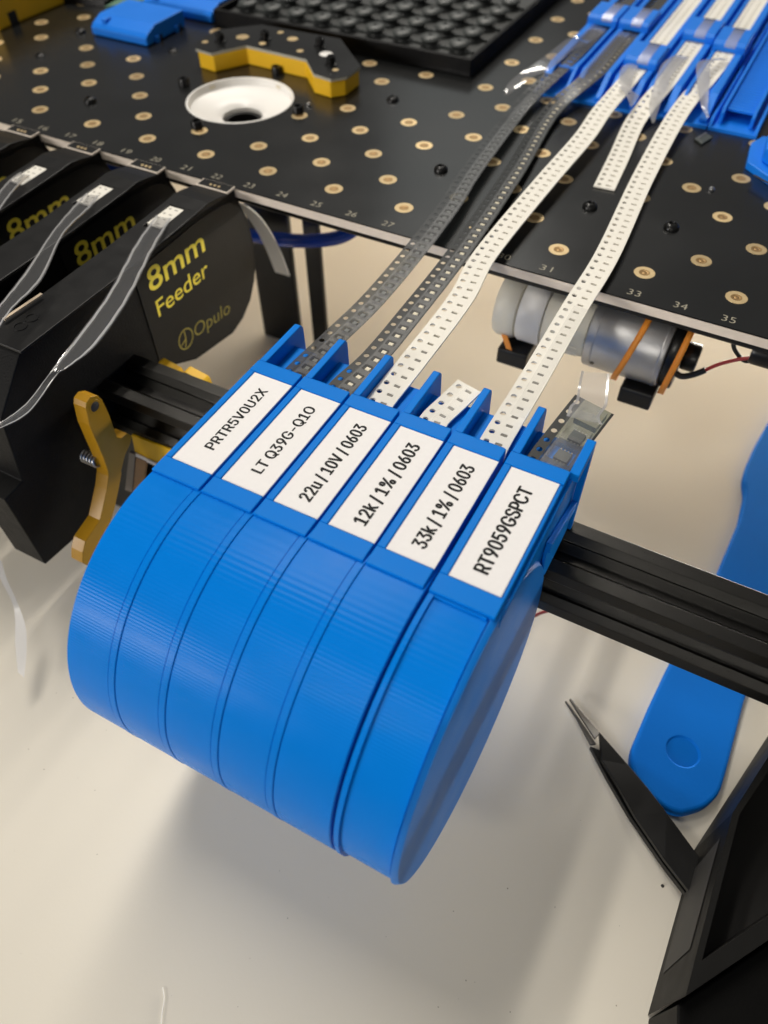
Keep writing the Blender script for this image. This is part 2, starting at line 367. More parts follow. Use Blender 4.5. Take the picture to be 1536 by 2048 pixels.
GLYPHS = {'%':(676,[[(175,283),(146,286),(121,297),(101,314),(86,335),(78,360),(75,388),(75,412),(78,440),(87,464),(101,486),(121,503),(146,513),(175,517),(206,513),(230,503),(250,486),(264,464),(273,440),(276,412),(276,388),(273,360),(264,335),(250,314),(230,297),(205,286)],[(175,327),(198,332),(212,346),(221,365),(223,388),(223,412),(221,435),(213,454),(198,468),(175,473),(153,468),(138,454),(130,435),(127,412),(127,388),(130,365),(138,346),(153,332)],[(501,-10),(471,-6),(446,5),(426,21),(412,43),(403,68),(400,95),(400,120),(403,147),(412,172),(427,194),(447,210),(471,221),(501,225),(531,221),(556,210),(576,194),(590,172),(598,147),(601,120),(601,95),(598,68),(589,43),(575,21),(555,5),(531,-6)],[(501,35),(523,39),(538,53),(546,73),(549,95),(549,120),(546,142),(538,162),(524,176),(501,180),(479,176),(464,162),(456,142),(453,120),(453,95),(455,73),(464,53),(479,39)],[(132,0),(482,509),(540,509),(191,0)]]),'-':(453,[[(337,244),(337,188),(114,188),(114,244)]]),'/':(249,[[(235,533),(71,-76),(14,-76),(178,533)]]),'0':(453,[[(227,-7),(199,-5),(174,1),(151,11),(130,24),(111,41),(95,62),(80,86),(69,113),(60,144),(53,178),(49,214),(48,254),(49,294),(53,330),(60,364),(69,395),(81,422),(95,447),(112,467),(130,484),(151,498),(174,508),(200,514),(227,516),(254,514),(279,508),(302,498),(323,484),(342,467),(358,447),(372,422),(384,395),(393,364),(400,330),(404,294),(405,254),(404,214),(400,178),(393,144),(384,113),(373,86),(359,62),(342,41),(323,24),(302,11),(279,1),(254,-5)],[(227,50),(245,51),(261,56),(276,63),(290,74),(303,87),(313,103),(323,122),(330,144),(336,168),(340,194),(343,223),(344,254),(343,285),(340,314),(336,341),(330,365),(323,387),(313,405),(303,422),(290,435),(276,446),(261,453),(245,458),(227,460),(209,458),(192,453),(177,446),(163,435),(151,422),(140,405),(131,387),(123,365),(117,341),(113,314),(110,285),(109,254),(110,223),(113,194),(117,168),(123,144),(131,122),(140,103),(151,87),(163,74),(177,63),(192,56),(209,51)]]),'1':(453,[[(76,0),(76,55),(391,55),(391,0)],[(276,509),(276,0),(212,0),(212,448),(209,448),(86,358),(86,427),(198,509)]]),'2':(453,[[(64,0),(64,47),(234,229),(282,282),(299,305),(311,327),(318,348),(320,371),(317,397),(308,419),(293,436),(273,449),(250,457),(224,460),(196,457),(172,447),(153,433),(139,413),(130,390),(127,362),(66,362),(67,384),(71,405),(77,424),(86,442),(98,459),(111,473),(126,486),(143,496),(162,505),(182,511),(203,514),(225,516),(247,514),(268,511),(288,505),(306,497),(323,486),(337,474),(350,461),(361,445),(370,428),(376,411),(380,392),(381,372),(378,345),(371,318),(365,304),(357,290),(347,275),(336,259),(322,241),(306,223),(288,202),(267,180),(153,60),(153,57),(389,57),(389,0)]]),'3':(453,[[(218,-7),(195,-6),(173,-3),(152,2),(133,10),(114,19),(98,30),(83,43),(70,57),(60,74),(52,91),(46,111),(44,132),(109,132),(115,107),(126,87),(144,71),(165,59),(191,52),(219,50),(248,53),(275,61),(297,74),(315,93),(325,116),(329,145),(326,172),(316,196),(299,217),(275,234),(260,240),(242,244),(223,247),(201,248),(157,248),(157,299),(288,448),(288,452),(70,452),(70,509),(372,509),(372,461),(211,278),(211,289),(239,290),(264,288),(287,284),(308,276),(327,265),(344,253),(359,239),(371,222),(381,205),(387,186),(392,166),(393,145),(392,123),(387,103),(380,84),(370,66),(358,50),(344,36),(327,23),(309,12),(288,4),(266,-2),(243,-6)]]),'5':(453,[[(221,-7),(199,-6),(178,-2),(159,3),(140,11),(123,21),(108,32),(94,45),(83,60),(73,76),(66,93),(62,111),(60,130),(122,130),(127,108),(138,89),(154,73),(173,60),(196,52),(221,50),(250,53),(276,64),(298,82),(314,104),(324,131),(328,162),(327,178),(324,193),(320,208),(314,221),(297,244),(275,262),(248,273),(218,277),(192,275),(167,268),(145,258),(128,246),(67,253),(96,509),(366,509),(366,452),(151,452),(134,301),(136,301),(155,315),(178,325),(203,331),(229,334),(247,333),(263,330),(279,326),(294,321),(308,314),(321,306),(334,296),(345,285),(355,273),(364,260),(372,246),(379,231),(384,215),(388,199),(390,181),(391,163),(390,139),(385,117),(379,95),(369,76),(357,57),(343,41),(327,27),(309,15),(289,6),(268,-1),(245,-5)]]),'6':(453,[[(226,-7),(203,-5),(182,-1),(161,5),(142,15),(125,26),(109,40),(96,56),(84,74),(75,94),(69,115),(65,138),(64,162),(65,180),(68,199),(73,219),(80,239),(89,261),(102,285),(118,311),(137,340),(252,509),(322,509),(151,261),(145,261),(165,288),(196,307),(214,312),(235,314),(257,313),(278,309),(298,303),(316,295),(332,284),(346,271),(359,257),(370,240),(378,221),(384,201),(388,180),(389,157),(388,134),(384,112),(377,92),(368,73),(356,55),(343,39),(327,26),(310,14),(291,5),(271,-2),(249,-6)],[(226,48),(254,52),(279,63),(299,79),(314,101),(324,128),(327,157),(324,187),(314,213),(299,235),(279,251),(254,262),(226,265),(198,262),(174,252),(153,235),(138,214),(128,188),(125,158),(128,128),(138,102),(153,79),(174,63),(198,52)]]),'9':(453,[[(226,516),(249,514),(271,510),(291,503),(310,494),(328,482),(343,468),(356,452),(368,434),(377,414),(384,393),(388,371),(389,347),(388,328),(385,309),(380,290),(373,270),(363,248),(350,224),(334,197),(315,168),(200,0),(130,0),(301,248),(307,248),(287,221),(257,202),(238,196),(218,195),(195,196),(175,199),(155,206),(137,214),(121,225),(106,237),(94,252),(83,269),(74,287),(68,307),(65,329),(64,352),(65,375),(69,397),(75,417),(85,436),(96,454),(110,469),(125,483),(143,494),(162,504),(182,510),(203,514)],[(226,460),(199,457),(174,446),(154,429),(138,407),(129,381),(125,352),(129,322),(138,295),(154,274),(174,257),(199,247),(226,243),(254,247),(279,257),(299,273),(314,295),(324,321),(327,350),(324,381),(314,407),(299,429),(279,446),(254,457)]]),'C':(510,[[(267,-7),(235,-5),(205,1),(177,11),(150,25),(126,42),(104,63),(86,88),(70,115),(57,146),(48,179),(42,215),(40,254),(42,293),(48,329),(57,362),(70,393),(86,421),(104,445),(126,466),(150,484),(177,498),(205,508),(235,514),(267,516),(286,515),(305,513),(323,509),(340,504),(357,498),(373,490),(388,481),(402,471),(415,460),(427,447),(438,433),(448,418),(456,402),(463,385),(469,367),(473,348),(408,348),(401,373),(389,395),(375,413),(357,428),(337,440),(315,449),(292,454),(267,456),(245,454),(223,450),(203,443),(184,432),(166,419),(150,403),(137,385),(125,364),(116,340),(109,314),(105,285),(103,254),(105,223),(109,194),(116,168),(125,145),(137,123),(151,105),(166,89),(184,76),(203,66),(223,59),(245,54),(267,53),(292,55),(315,60),(337,69),(357,81),(375,96),(389,114),(401,136),(408,160),(473,160),(469,142),(463,124),(457,107),(448,91),(438,76),(428,62),(416,49),(402,38),(388,28),(373,19),(357,11),(341,5),(323,0),(305,-4),(286,-6)]]),'G':(520,[[(269,-7),(236,-5),(205,1),(176,11),(149,25),(125,43),(104,64),(85,88),(69,116),(57,146),(47,179),(42,215),(40,254),(42,293),(47,329),(57,362),(69,393),(85,421),(103,445),(125,466),(149,484),(175,498),(203,508),(233,514),(265,516),(285,515),(304,513),(322,509),(340,504),(358,497),(374,489),(389,480),(403,469),(416,458),(429,445),(439,431),(449,416),(458,401),(465,384),(470,367),(474,349),(408,349),(399,372),(387,393),(373,411),(356,427),(337,439),(315,448),(291,454),(265,456),(243,454),(222,450),(202,443),(183,432),(166,419),(150,404),(137,385),(125,364),(116,340),(109,314),(105,285),(103,254),(105,223),(109,194),(116,168),(125,145),(137,124),(151,105),(166,90),(184,76),(203,66),(224,59),(246,54),(269,53),(290,54),(309,57),(328,63),(345,71),(360,81),(374,93),(386,107),(396,123),(404,141),(410,160),(414,180),(415,202),(434,199),(283,199),(283,256),(478,256),(478,200),(476,170),(471,141),(463,115),(451,91),(436,69),(419,50),(399,33),(377,19),(352,8),(326,0),(298,-5)]]),'L':(393,[[(60,0),(60,509),(125,509),(125,57),(361,57),(361,0)]]),'O':(533,[[(267,-7),(235,-5),(205,1),(177,11),(150,25),(126,42),(105,63),(86,88),(70,115),(57,146),(48,179),(42,215),(40,254),(42,293),(48,329),(57,362),(70,393),(86,421),(105,445),(126,466),(150,484),(177,498),(205,508),(235,514),(267,516),(299,514),(329,508),(357,498),(384,484),(408,466),(429,445),(448,421),(464,393),(477,362),(486,329),(491,293),(493,254),(491,215),(486,179),(477,146),(464,115),(448,88),(429,63),(408,42),(384,25),(357,11),(329,1),(299,-5)],[(267,53),(289,54),(310,59),(330,66),(349,76),(367,89),(383,105),(396,123),(408,144),(418,168),(425,194),(429,223),(430,254),(429,286),(425,314),(418,341),(408,365),(396,386),(383,404),(367,420),(349,433),(330,443),(310,450),(289,454),(267,456),(245,454),(223,450),(203,443),(184,433),(167,420),(151,404),(137,385),(125,364),(116,340),(109,314),(105,285),(103,254),(105,223),(109,194),(116,168),(125,144),(137,123),(151,105),(167,89),(184,76),(203,66),(223,59),(245,54)]]),'P':(445,[[(60,0),(60,509),(235,509),(263,507),(289,503),(312,497),(332,487),(350,476),(366,462),(379,447),(390,430),(398,411),(404,391),(407,370),(409,348),(407,325),(404,304),(398,284),(390,265),(379,248),(366,233),(350,219),(332,207),(312,198),(289,191),(263,187),(235,186),(126,186),(126,242),(233,242),(252,243),(269,246),(284,250),(297,256),(318,272),(333,294),(342,319),(344,348),(342,376),(333,402),(318,423),(297,439),(284,444),(268,449),(251,451),(232,452),(125,452),(125,0)]]),'Q':(533,[[(245,159),(313,159),(369,85),(384,65),(468,-48),(401,-48),(346,27),(331,46)],[(267,-7),(235,-5),(205,1),(177,11),(150,25),(126,42),(105,63),(86,88),(70,115),(57,146),(48,179),(42,215),(40,254),(42,293),(48,329),(57,362),(70,393),(86,421),(105,445),(126,466),(150,484),(177,498),(205,508),(235,514),(267,516),(299,514),(329,508),(357,498),(384,484),(408,466),(429,445),(448,421),(464,393),(477,362),(486,329),(491,293),(493,254),(491,215),(486,179),(477,146),(464,115),(448,88),(429,63),(408,42),(384,25),(357,11),(329,1),(299,-5)],[(267,53),(289,54),(310,59),(330,66),(349,76),(367,89),(383,105),(396,123),(408,144),(418,168),(425,194),(429,223),(430,254),(429,286),(425,314),(418,341),(408,365),(396,386),(383,404),(367,420),(349,433),(330,443),(310,450),(289,454),(267,456),(245,454),(223,450),(203,443),(184,433),(167,420),(151,404),(137,385),(125,364),(116,340),(109,314),(105,285),(103,254),(105,223),(109,194),(116,168),(125,144),(137,123),(151,105),(167,89),(184,76),(203,66),(223,59),(245,54)]]),'R':(449,[[(60,0),(60,509),(236,509),(264,507),(290,504),(313,497),(333,489),(351,478),(367,465),(380,450),(390,433),(399,415),(405,395),(408,374),(409,352),(408,330),(405,309),(399,290),(390,271),(380,255),(367,240),(351,228),(333,217),(312,209),(289,203),(264,199),(236,198),(126,198),(126,255),(234,255),(252,256),(269,258),(284,262),(298,267),(319,281),(334,300),(342,324),(345,352),(342,380),(334,405),(319,425),(298,440),(284,445),(269,449),(252,451),(233,452),(125,452),(125,0)],[(353,0),(230,229),(303,229),(428,0)]]),'S':(447,[[(224,-9),(197,-8),(172,-4),(149,1),(128,9),(108,19),(91,31),(76,45),(64,60),(54,77),(46,96),(41,115),(38,137),(104,137),(110,110),(123,88),(142,71),(166,59),(194,52),(224,49),(241,50),(257,52),(272,55),(286,60),(311,74),(329,92),(341,114),(346,139),(342,161),(332,179),(316,193),(296,205),(245,222),(184,239),(154,249),(128,260),(105,274),(86,289),(71,307),(60,326),(54,348),(52,372),(53,393),(58,413),(65,431),(75,448),(87,463),(102,476),(119,488),(138,498),(158,506),(180,511),(203,514),(227,516),(252,514),(275,511),(296,505),(316,498),(334,488),(351,476),(365,463),(377,449),(387,433),(394,415),(399,397),(401,378),(337,378),(334,396),(326,412),(316,426),(302,437),(286,447),(267,453),(247,457),(225,459),(194,456),(167,448),(145,435),(129,418),(118,398),(115,376),(119,352),(131,334),(148,319),(169,308),(212,293),(264,279),(312,264),(336,252),(359,238),(379,220),(395,198),(401,185),(405,171),(407,155),(408,139),(407,118),(403,99),(396,81),(386,64),(374,48),(360,34),(343,21),(323,11),(302,2),(278,-4),(252,-8)]]),'T':(449,[[(32,452),(32,509),(417,509),(417,452),(257,452),(257,0),(193,0),(193,452)]]),'U':(517,[[(259,-8),(230,-7),(203,-2),(177,5),(154,15),(133,28),(114,43),(98,60),(85,80),(74,101),(66,124),(62,148),(60,173),(60,509),(124,509),(124,178),(125,160),(128,144),(133,128),(141,113),(150,99),(160,87),(173,77),(187,68),(203,61),(220,56),(239,53),(259,52),(279,53),(298,56),(315,61),(331,68),(345,77),(357,87),(368,99),(377,113),(384,128),(389,144),(392,160),(393,178),(393,509),(457,509),(457,173),(456,148),(451,124),(443,101),(433,80),(419,60),(403,43),(384,28),(363,15),(340,5),(315,-2),(288,-7)]]),'V':(480,[[(204,0),(16,509),(84,509),(192,206),(215,137),(248,31),(235,31),(267,138),(290,206),(395,509),(463,509),(278,0)]]),'X':(474,[[(18,0),(217,284),(217,236),(29,509),(104,509),(178,400),(204,361),(223,329),(243,292),(232,292),(252,329),(272,361),(298,400),(374,509),(446,509),(259,239),(259,287),(456,0),(382,0),(292,129),(268,165),(250,195),(230,231),(244,231),(225,196),(206,166),(182,129),(91,0)]]),'k':(381,[[(110,137),(110,212),(121,212),(284,379),(360,379),(184,199),(177,199)],[(53,0),(53,509),(114,509),(114,0)],[(294,0),(148,186),(191,229),(372,0)]]),'u':(410,[[(182,-5),(164,-4),(146,-1),(130,4),(115,11),(101,20),(89,31),(78,44),(69,59),(62,76),(57,95),(54,116),(53,139),(53,379),(114,379),(114,144),(115,123),(119,105),(127,89),(137,75),(150,64),(164,56),(181,52),(200,50),(226,53),(249,62),(268,77),(283,97),(293,122),(296,153),(296,379),(357,379),(357,0),(298,0),(298,92),(307,92),(297,67),(286,47),(272,30),(257,17),(240,7),(222,0),(203,-4)]]),' ':(188,[])}
def curve_mesh(cu):
    ob = bpy.data.objects.new("t", cu); COL.objects.link(ob)
    bpy.context.view_layer.update()
    me = bpy.data.meshes.new_from_object(ob.evaluated_get(bpy.context.evaluated_depsgraph_get()))
    bpy.data.objects.remove(ob); bpy.data.curves.remove(cu)
    return me
def glyph_mesh(body, length, cap, bold=0.):
    """sans lettering from the outlines above"""
    def sarea(lp): return sum(lp[i-1][0]*lp[i][1]-lp[i][0]*lp[i-1][1] for i in range(len(lp)))/2
    def inside(pt, lp):
        c = False
        for i in range(len(lp)):
            (ax, ay), (bx, by) = lp[i-1], lp[i]
            if (ay > pt[1]) != (by > pt[1]) and pt[0] < (bx-ax)*(pt[1]-ay)/(by-ay)+ax: c = not c
        return c
    V = []; Fc = []; x = 0; lev = 0
    for ch in body:
        adv, loops = GLYPHS[ch]
        if loops:
            big = max(loops, key=lambda l: abs(sarea(l))); sg = sarea(big) > 0
            outers = [l for l in loops if (sarea(l) > 0) == sg]; holes = [l for l in loops if (sarea(l) > 0) != sg]
            for oi, ol in enumerate(outers):
                cu = bpy.data.curves.new("t", 'CURVE'); cu.dimensions = '2D'; cu.fill_mode = 'FRONT'
                for lp in [ol]+[h for h in holes if inside(h[0], ol)]:
                    sp = cu.splines.new('POLY'); sp.points.add(len(lp)-1); sp.use_cyclic_u = True
                    for p, q in zip(sp.points, lp): p.co = ((x+q[0])/1000, q[1]/1000, 0, 1)
                me = curve_mesh(cu); n0 = len(V)
                V += [(v.co.x, v.co.y, oi*.0015) for v in me.vertices]
                Fc += [tuple(n0+k for k in p.vertices) for p in me.polygons]
                bpy.data.meshes.remove(me)
        x += adv
    x0, x1 = min(v[0] for v in V), max(v[0] for v in V)
    capu = max(p[1] for lp in GLYPHS['T'][1] for p in lp)/1000
    kx, ky = length/(x1-x0), cap/capu
    vs = []; fs = []; n = len(V)
    steps = [(0, 0)] if not bold else [(-bold, 0), (bold, 0), (0, -bold*.35), (0, bold*.35)]
    for i, (dx, dy) in enumerate(steps):      # a heavier stroke from a few overlaid passes
        vs += [((v[0]-x0+dx)*kx, (v[1]+dy)*ky, v[2]+i*.004) for v in V]
        fs += [tuple(n*i+k for k in p) for p in Fc]
    return vs, fs
def text_mesh(body, length, cap, bold=0.):
    cu = bpy.data.curves.new("t", 'FONT'); cu.body = body; cu.size = 1.0; cu.offset = bold; cu.resolution_u = 4
    cu.extrude = 0.0; cu.fill_mode = 'FRONT'
    ob = bpy.data.objects.new("t", cu); COL.objects.link(ob)
    bpy.context.view_layer.update()
    dg = bpy.context.evaluated_depsgraph_get()
    me = bpy.data.meshes.new_from_object(ob.evaluated_get(dg))
    bpy.data.objects.remove(ob); bpy.data.curves.remove(cu)
    xs = [v.co.x for v in me.vertices]
    x0, x1 = min(xs), max(xs)
    kx = length/(x1-x0) if length else cap/.70
    ky = cap/.70
    vs = [((v.co.x-x0)*kx, v.co.y*ky, 0) for v in me.vertices]
    fs = [tuple(p.vertices) for p in me.polygons]
    bpy.data.meshes.remove(me)
    return vs, fs
def text(name, body, org, ux, uy, length, cap, m, parent, bold=0.):
    vs, fs = (glyph_mesh if m is M_ink else text_mesh)(body, length, cap, bold)
    org, ux, uy = Vector(org), Vector(ux), Vector(uy)
    un = ux.cross(uy)
    b = MB(); b.add([org+ux*x+uy*y+un*z for x, y, z in vs], fs)
    return b.build(name, m, parent, fix=False)

def ribbon(b, pts, half, thick=0.0, across=None, smooth=True):
    """flat strip along pts; half = half-width vectors (list or one)"""
    n = len(pts); vs = []
    for i, p in enumerate(pts):
        h = half[i] if isinstance(half, list) else half
        vs += [Vector(p)-Vector(h), Vector(p)+Vector(h)]
    b.add(vs, [(2*i, 2*i+1, 2*i+3, 2*i+2) for i in range(n-1)], smooth)
    return b

# ================================================================== SETTING
ZT = -95.0
b = MB(); b.box((-900, -500, ZT-25), (700, 900, ZT))
tag(b.build("table_top", M_table), kind="structure")
ZB = -5.0

# ================================================================== STAGING BOARD
board = thing("staging_board", "large black perforated machine plate with gold ringed holes and numbered front edge", "machine plate", (-60, 230, ZB-3))
bowl_c = (-97.0, 131.5)
# plate top as a sheet with a round opening for the white funnel
def plate(b, x0, x1, y0, y1, z0, z1, c, r, n=64):
    angs = sorted([2*math.pi*k/n for k in range(n)]+[math.atan2(y-c[1], x-c[0]) % (2*math.pi) for x in (x0, x1) for y in (y0, y1)])
    def edge(a):
        dx, dy = math.cos(a), math.sin(a); t = 1e9
        if dx > 1e-9: t = min(t, (x1-c[0])/dx)
        if dx < -1e-9: t = min(t, (x0-c[0])/dx)
        if dy > 1e-9: t = min(t, (y1-c[1])/dy)
        if dy < -1e-9: t = min(t, (y0-c[1])/dy)
        return (c[0]+dx*t, c[1]+dy*t)
    m = len(angs); vs = []
    for a in angs:
        e = edge(a); h = (c[0]+r*math.cos(a), c[1]+r*math.sin(a))
        vs += [(e[0], e[1], z1), (h[0], h[1], z1), (h[0], h[1], z0), (e[0], e[1], z0)]
    fs = []
    for i in range(m):
        j = (i+1) % m
        fs += [(4*i, 4*j, 4*j+1, 4*i+1), (4*i+1, 4*j+1, 4*j+2, 4*i+2), (4*i+2, 4*j+2, 4*j+3, 4*i+3)]
    b.add(vs, fs)
b = MB(); plate(b, -330, 240, 76.4, 420, ZB-.25, ZB, bowl_c, 20.3)
b.build("solder_mask", M_board, board)
b = MB(); plate(b, -330, 240, 76.2, 420, ZB-3.0, ZB-.27, bowl_c, 20.25)
b.box((-330, 76.2, ZB-3.0), (240, 76.4, ZB-.27))
b.build("board_core", M_fr4, board)
# slot numbers along the front edge
for k in range(14, 38):
    if k in (28, 29): continue
    vs, fs = text_mesh(str(k), 3.6, 2.7, -0.01)
    x = -6.7+12.66*(k-27)
    bb = MB(); bb.add([(x-1.8+p, 78.6+q, ZB+.02) for p, q, _ in vs], fs)
    bb.build("slot_number", M_silk, board, fix=False)
screw_nm = {(-11,1),(0,2),(4,2),(6,2),(6,6),(-3,5),(-2,6),(-11,5),(-15,5),(-15,3),(-7,5)}
def blocked(x, y):
    if math.hypot(x-bowl_c[0], y-bowl_c[1]) < 25: return True
    if 140 < y < 182 and -134 < x < -62: return True
    if y > 184 and x > -2 and x < 82: return True
    if y > 186 and -152 < x < -28: return True
    if 150 < y < 186 and -193 < x < -158: return True
    return False
proto = None; nh = 0
for m_ in range(0, 16):
    for n_ in range(-20, 11):
        if (n_+m_) % 2: continue
        x = -6.7+12.62*n_; y = 90.5+13.22*m_
        if blocked(x, y) or (n_, m_) in screw_nm or not inframe((x, y, ZB), 20): continue
        nh += 1
        if nh > 100: continue
        if proto is None:
            b = MB(); b.lathe([(2.95, 0.0), (2.9, .05), (1.55, .05), (1.5, -.0)], (x, y, ZB+.004), n=32, cap=False)
            proto = b.build("hole_ring", M_gold, board)
            proto["_o"] = 1
            q = MB(); q.lathe([(1.5, .03), (.75, .02), (.7, -.0)], (x, y, ZB+.004), n=24, cap=False)
            q.lathe([(.72, .0), (.7, .012)], (x, y, ZB+.004), n=16)
            pi = q.build("insert", M_brass, proto)
            px, py = x, y
            del proto["_o"]
        else:
            c = proto.copy(); COL.objects.link(c); c.location = Vector(proto.location)+Vector((x-px, y-py, 0))*S
            c.rotation_euler.z = 0
            d = pi.copy(); COL.objects.link(d); d.parent = c
# black button head screws of the plate
sp = None
for (x, y, h) in [(-146,104.2,1.6),(-6.7,117,1.6),(44.2,117,1.6),(69.5,116.8,1.6),(70,168.6,.9),(-45.6,157,1.5),(-33,170,.9),
               (-148.6,157,1.3),(-197.5,155.5,1.5),(-194.5,128,1.3),(-232,166,1.5),(-123.7,132.4,2.6),(-97.2,105.4,2.6),(-71.6,132.1,2.6),(-98,158.3,2.6)]:
    if h > 2:
        b = MB(); b.lathe([(2.1, 0), (2.1, 2.2), (1.9, 2.5), (1.15, 2.5), (1.05, 1.3), (.01, 1.25)], (x, y, ZB+.004), n=24)
        b.build("screw", M_screw, board); continue
    if sp is None:
        b = MB(); b.lathe([(2.3, 0), (2.3, .5), (2.0, 1.1), (1.3, 1.6), (1.1, 1.62), (.95, 1.1), (.01, 1.05)], (x, y, ZB+.004), n=24)
        sp = b.build("screw", M_screw, board); sx, sy = x, y
        sp.scale.z = h/1.6
    else:
        c = sp.copy(); COL.objects.link(c); c.location = Vector(sp.location)+Vector((x-sx, y-sy, 0))*S; c.scale.z = h/1.6

# beam under the front edge of the plate
b = MB(); b.prism(rounded([(82, -8.2), (82, -14), (100, -14), (100, -8.2)], 1.5), 'x', -330, 240)
tag(b.build("frame_beam", M_blacks), "long black beam running under the front edge of the perforated plate", "machine beam")
# black posts below the plate
b = MB(); b.box((-85.5, 110, ZT), (-66, 112.5, -9))
tag(b.build("support_post", M_blacks, bevel=.6), "wide black post under the plate beside the front black tape cartridge", "machine post", "black posts below the plate")
b = MB(); b.box((-59.5, 110, ZT), (-52.5, 112.5, -9))
tag(b.build("support_post", M_blacks, bevel=.6), "narrow black post under the plate just right of the wider post", "machine post", "black posts below the plate")

# ================================================================== FRONT RAIL (V-slot extrusion)
side = [(0,0),(3.7,0),(5.5,1.7),(5.5,2.3),(4.3,2.3),(4.3,3.2),(6.4,5.2),(10.6,5.2),(12.7,3.2),(12.7,2.3),(11.5,2.3),(11.5,1.7),(13.3,0)]
prof = []
for k in range(4):
    for (u, d) in side:
        x, y = u-8.5, 8.5-d
        for _ in range(k): x, y = y, -x
        prof.append((x, y))
b = MB(); b.prism([(9.1+x, -38.5+y) for x, y in prof], 'x', -200, 260)
tag(b.build("front_rail", M_rail, bevel=.22, seg=2, ang=30), "black slotted aluminium rail carrying the blue feeders across the front", "rail")

# ================================================================== BLUE STRIP FEEDERS
DC = (-38.5, -37.3); DR = 36.7
texts = [("PRTR5V0U2X", 21.3, 2.5, .026), ("LT Q39G-Q1O", 22.3, 2.6, .030), ("22u / 10V / 0603", 24.3, 2.85, .040),
         ("12k / 1% / 0603", 24.6, 2.95, .040), ("33k / 1% / 0603", 24.0, 3.0, .040), ("RT9059GSPCT", 23.6, 3.05, .040)]
flabels = ["blue printed strip feeder at the left end of the row, closest to the mustard lever",
           "blue strip feeder holding the dark tape with a row of pale yellow dots",
           "blue strip feeder with paper label reading 22u / 10V / 0603",
           "blue strip feeder with paper label reading 12k / 1% / 0603",
           "blue strip feeder with paper label reading 33k / 1% / 0603",
           "wider blue strip feeder at the right end of the row showing its round side face"]
for i in range(6):
    x0 = -1.75+12.95*i
    last = i == 5
    if last: x0 = 63.55
    W = 12.6 if not last else 13.6
    x1 = x0+W
    f = thing("strip_feeder", flabels[i], "strip feeder", (x0+W/2, -38.5, -74), "blue strip feeders in a row on the front rail")
    lw = 10.4 if not last else 10.65
    lx = 13.0*i if not last else 65.38
    dz = 0.0
    # label frame: block, bars around a shallow pocket for the label
    b = MB()
    b.box((x0+.05, -35.6, -11), (x1-.25, 3.9, -.55))
    b.box((x0+.02, -36.1, -2.2), (x1-.2, -31.45, .0))          # front bar
    b.box((x0+.02, .35, -2.2), (x1-.2, 4.3, .0))               # rear bar
    b.box((x0+.02, -31.448, -2.2), (lx-.12, .348, -.02))          # left bar
    b.box((x0+.3, -36.6, -2.4), (x1-1.6, -36.105, -.62))       # lip above the drum
    b.box((x0+.6, 4.305, -2.4), (x1-.6, 4.75, -.32))
    if last:
        b.box((x1-.249, -35.0, -4.6), (x1+.6, 4.2, -2.3))
        b.box((x1-.249, -34, -11), (x1+.2, 4.1, -5.2))
    b.build("label_frame", M_blue, f, bevel=.28, seg=2)
    b = MB(); b.box((lx, -31.3, -.54), (lx+lw, .1, -.2))
    lab = b.build("paper_label", M_label, f)
    T, L, cap, bold = texts[i]
    yc = -15.2 if i in (0, 1) else -16.0
    if i == 0: yc = -14.7
    xc = lx+lw/2
    text("lettering", T, (xc+cap/2+(-.3 if last else 0.1), yc-L/2, -.185), (0, 1, 0), (-1, 0, 0), L, cap, M_ink, lab, bold)
    # drum (reel housing)
    b = MB()
    if not last:
        pr = [(2, .06), (DR-.12, .06), (DR-.02, .16), (DR-.02, W-1.55), (DR-.22, W-1.5), (DR-.22, W-1.42), (DR+.06, W-1.36), (DR+.06, W+.12), (DR-.06, W+.26), (2, W+.26)]
        if i == 4: pr = [(2, .06), (DR-.12, .06), (DR-.02, .16), (DR-.02, W+.05), (DR-.2, W+.25), (2, W+.25)]
        b.lathe(pr, (x0, DC[0], DC[1]), 'x', n=180)
        b.build("drum", M_drum, f)
    else:
        pr = [(2, .1), (DR-.1, .1), (DR+.1, .3), (DR+.1, 1.25), (DR-.6, 1.35), (DR-.6, 12.2), (DR-1.1, 12.3), (DR-1.1, 12.5), (2, 12.5)]
        b.lathe(pr, (x0, DC[0], DC[1]), 'x', n=180)
        b.build("drum", M_drum, f)
        n = 180; vs = []
        for r, h in [(DR-.9, 12.52), (DR, 12.56), (DR, 13.35), (DR-.7, 14.45), (4, 14.45)]:
            for k in range(n):
                a = 2*math.pi*k/n; y = r*math.cos(a); z = r*math.sin(a)
                tilt = (.016*y-.016*z) if h > 13 else 0
                vs.append((x0+h+tilt, DC[0]+y, DC[1]+z))
        fs = []
        for q in range(4):
            for k in range(n):
                l = (k+1) % n; fs.append((q*n+k, q*n+l, (q+1)*n+l, (q+1)*n+k))
        fs.append(tuple(4*n+k for k in range(n)))
        b = MB(); b.add(vs, fs, True); b.build("drum_face", M_face, f)
    # tape channel: floor, divider fin, and rail hook
    yend = 19.5
    b = MB()
    b.box((x0+2.0, 4.0, -8), (x1-.1, yend-2.5, -4.3))
    b.prism([(4.0, -4.5), (16.8, -4.5), (18.6, -29.7), (17.8, -29.7), (17.7, -36), (19.6, -36), (19.8, -9), (4, -11), (-3, -12), (-3, -29.8), (-2, -29.8)][:4]+[(4.0, -29.7)], 'x', x0+2.1, x1-.2)
    b.build("tape_channel", M_blue, f, bevel=.15)
    b = MB()
    b.prism(rounded([(4.31, -10), (4.31, -.15), (20.4, -.15), (21.3, -1.2), (21.6, -9.5), (20.5, -10)], .5, 3), 'x', x0+.1, x0+1.98)
    b.build("divider_fin", M_blue, f, bevel=.25)
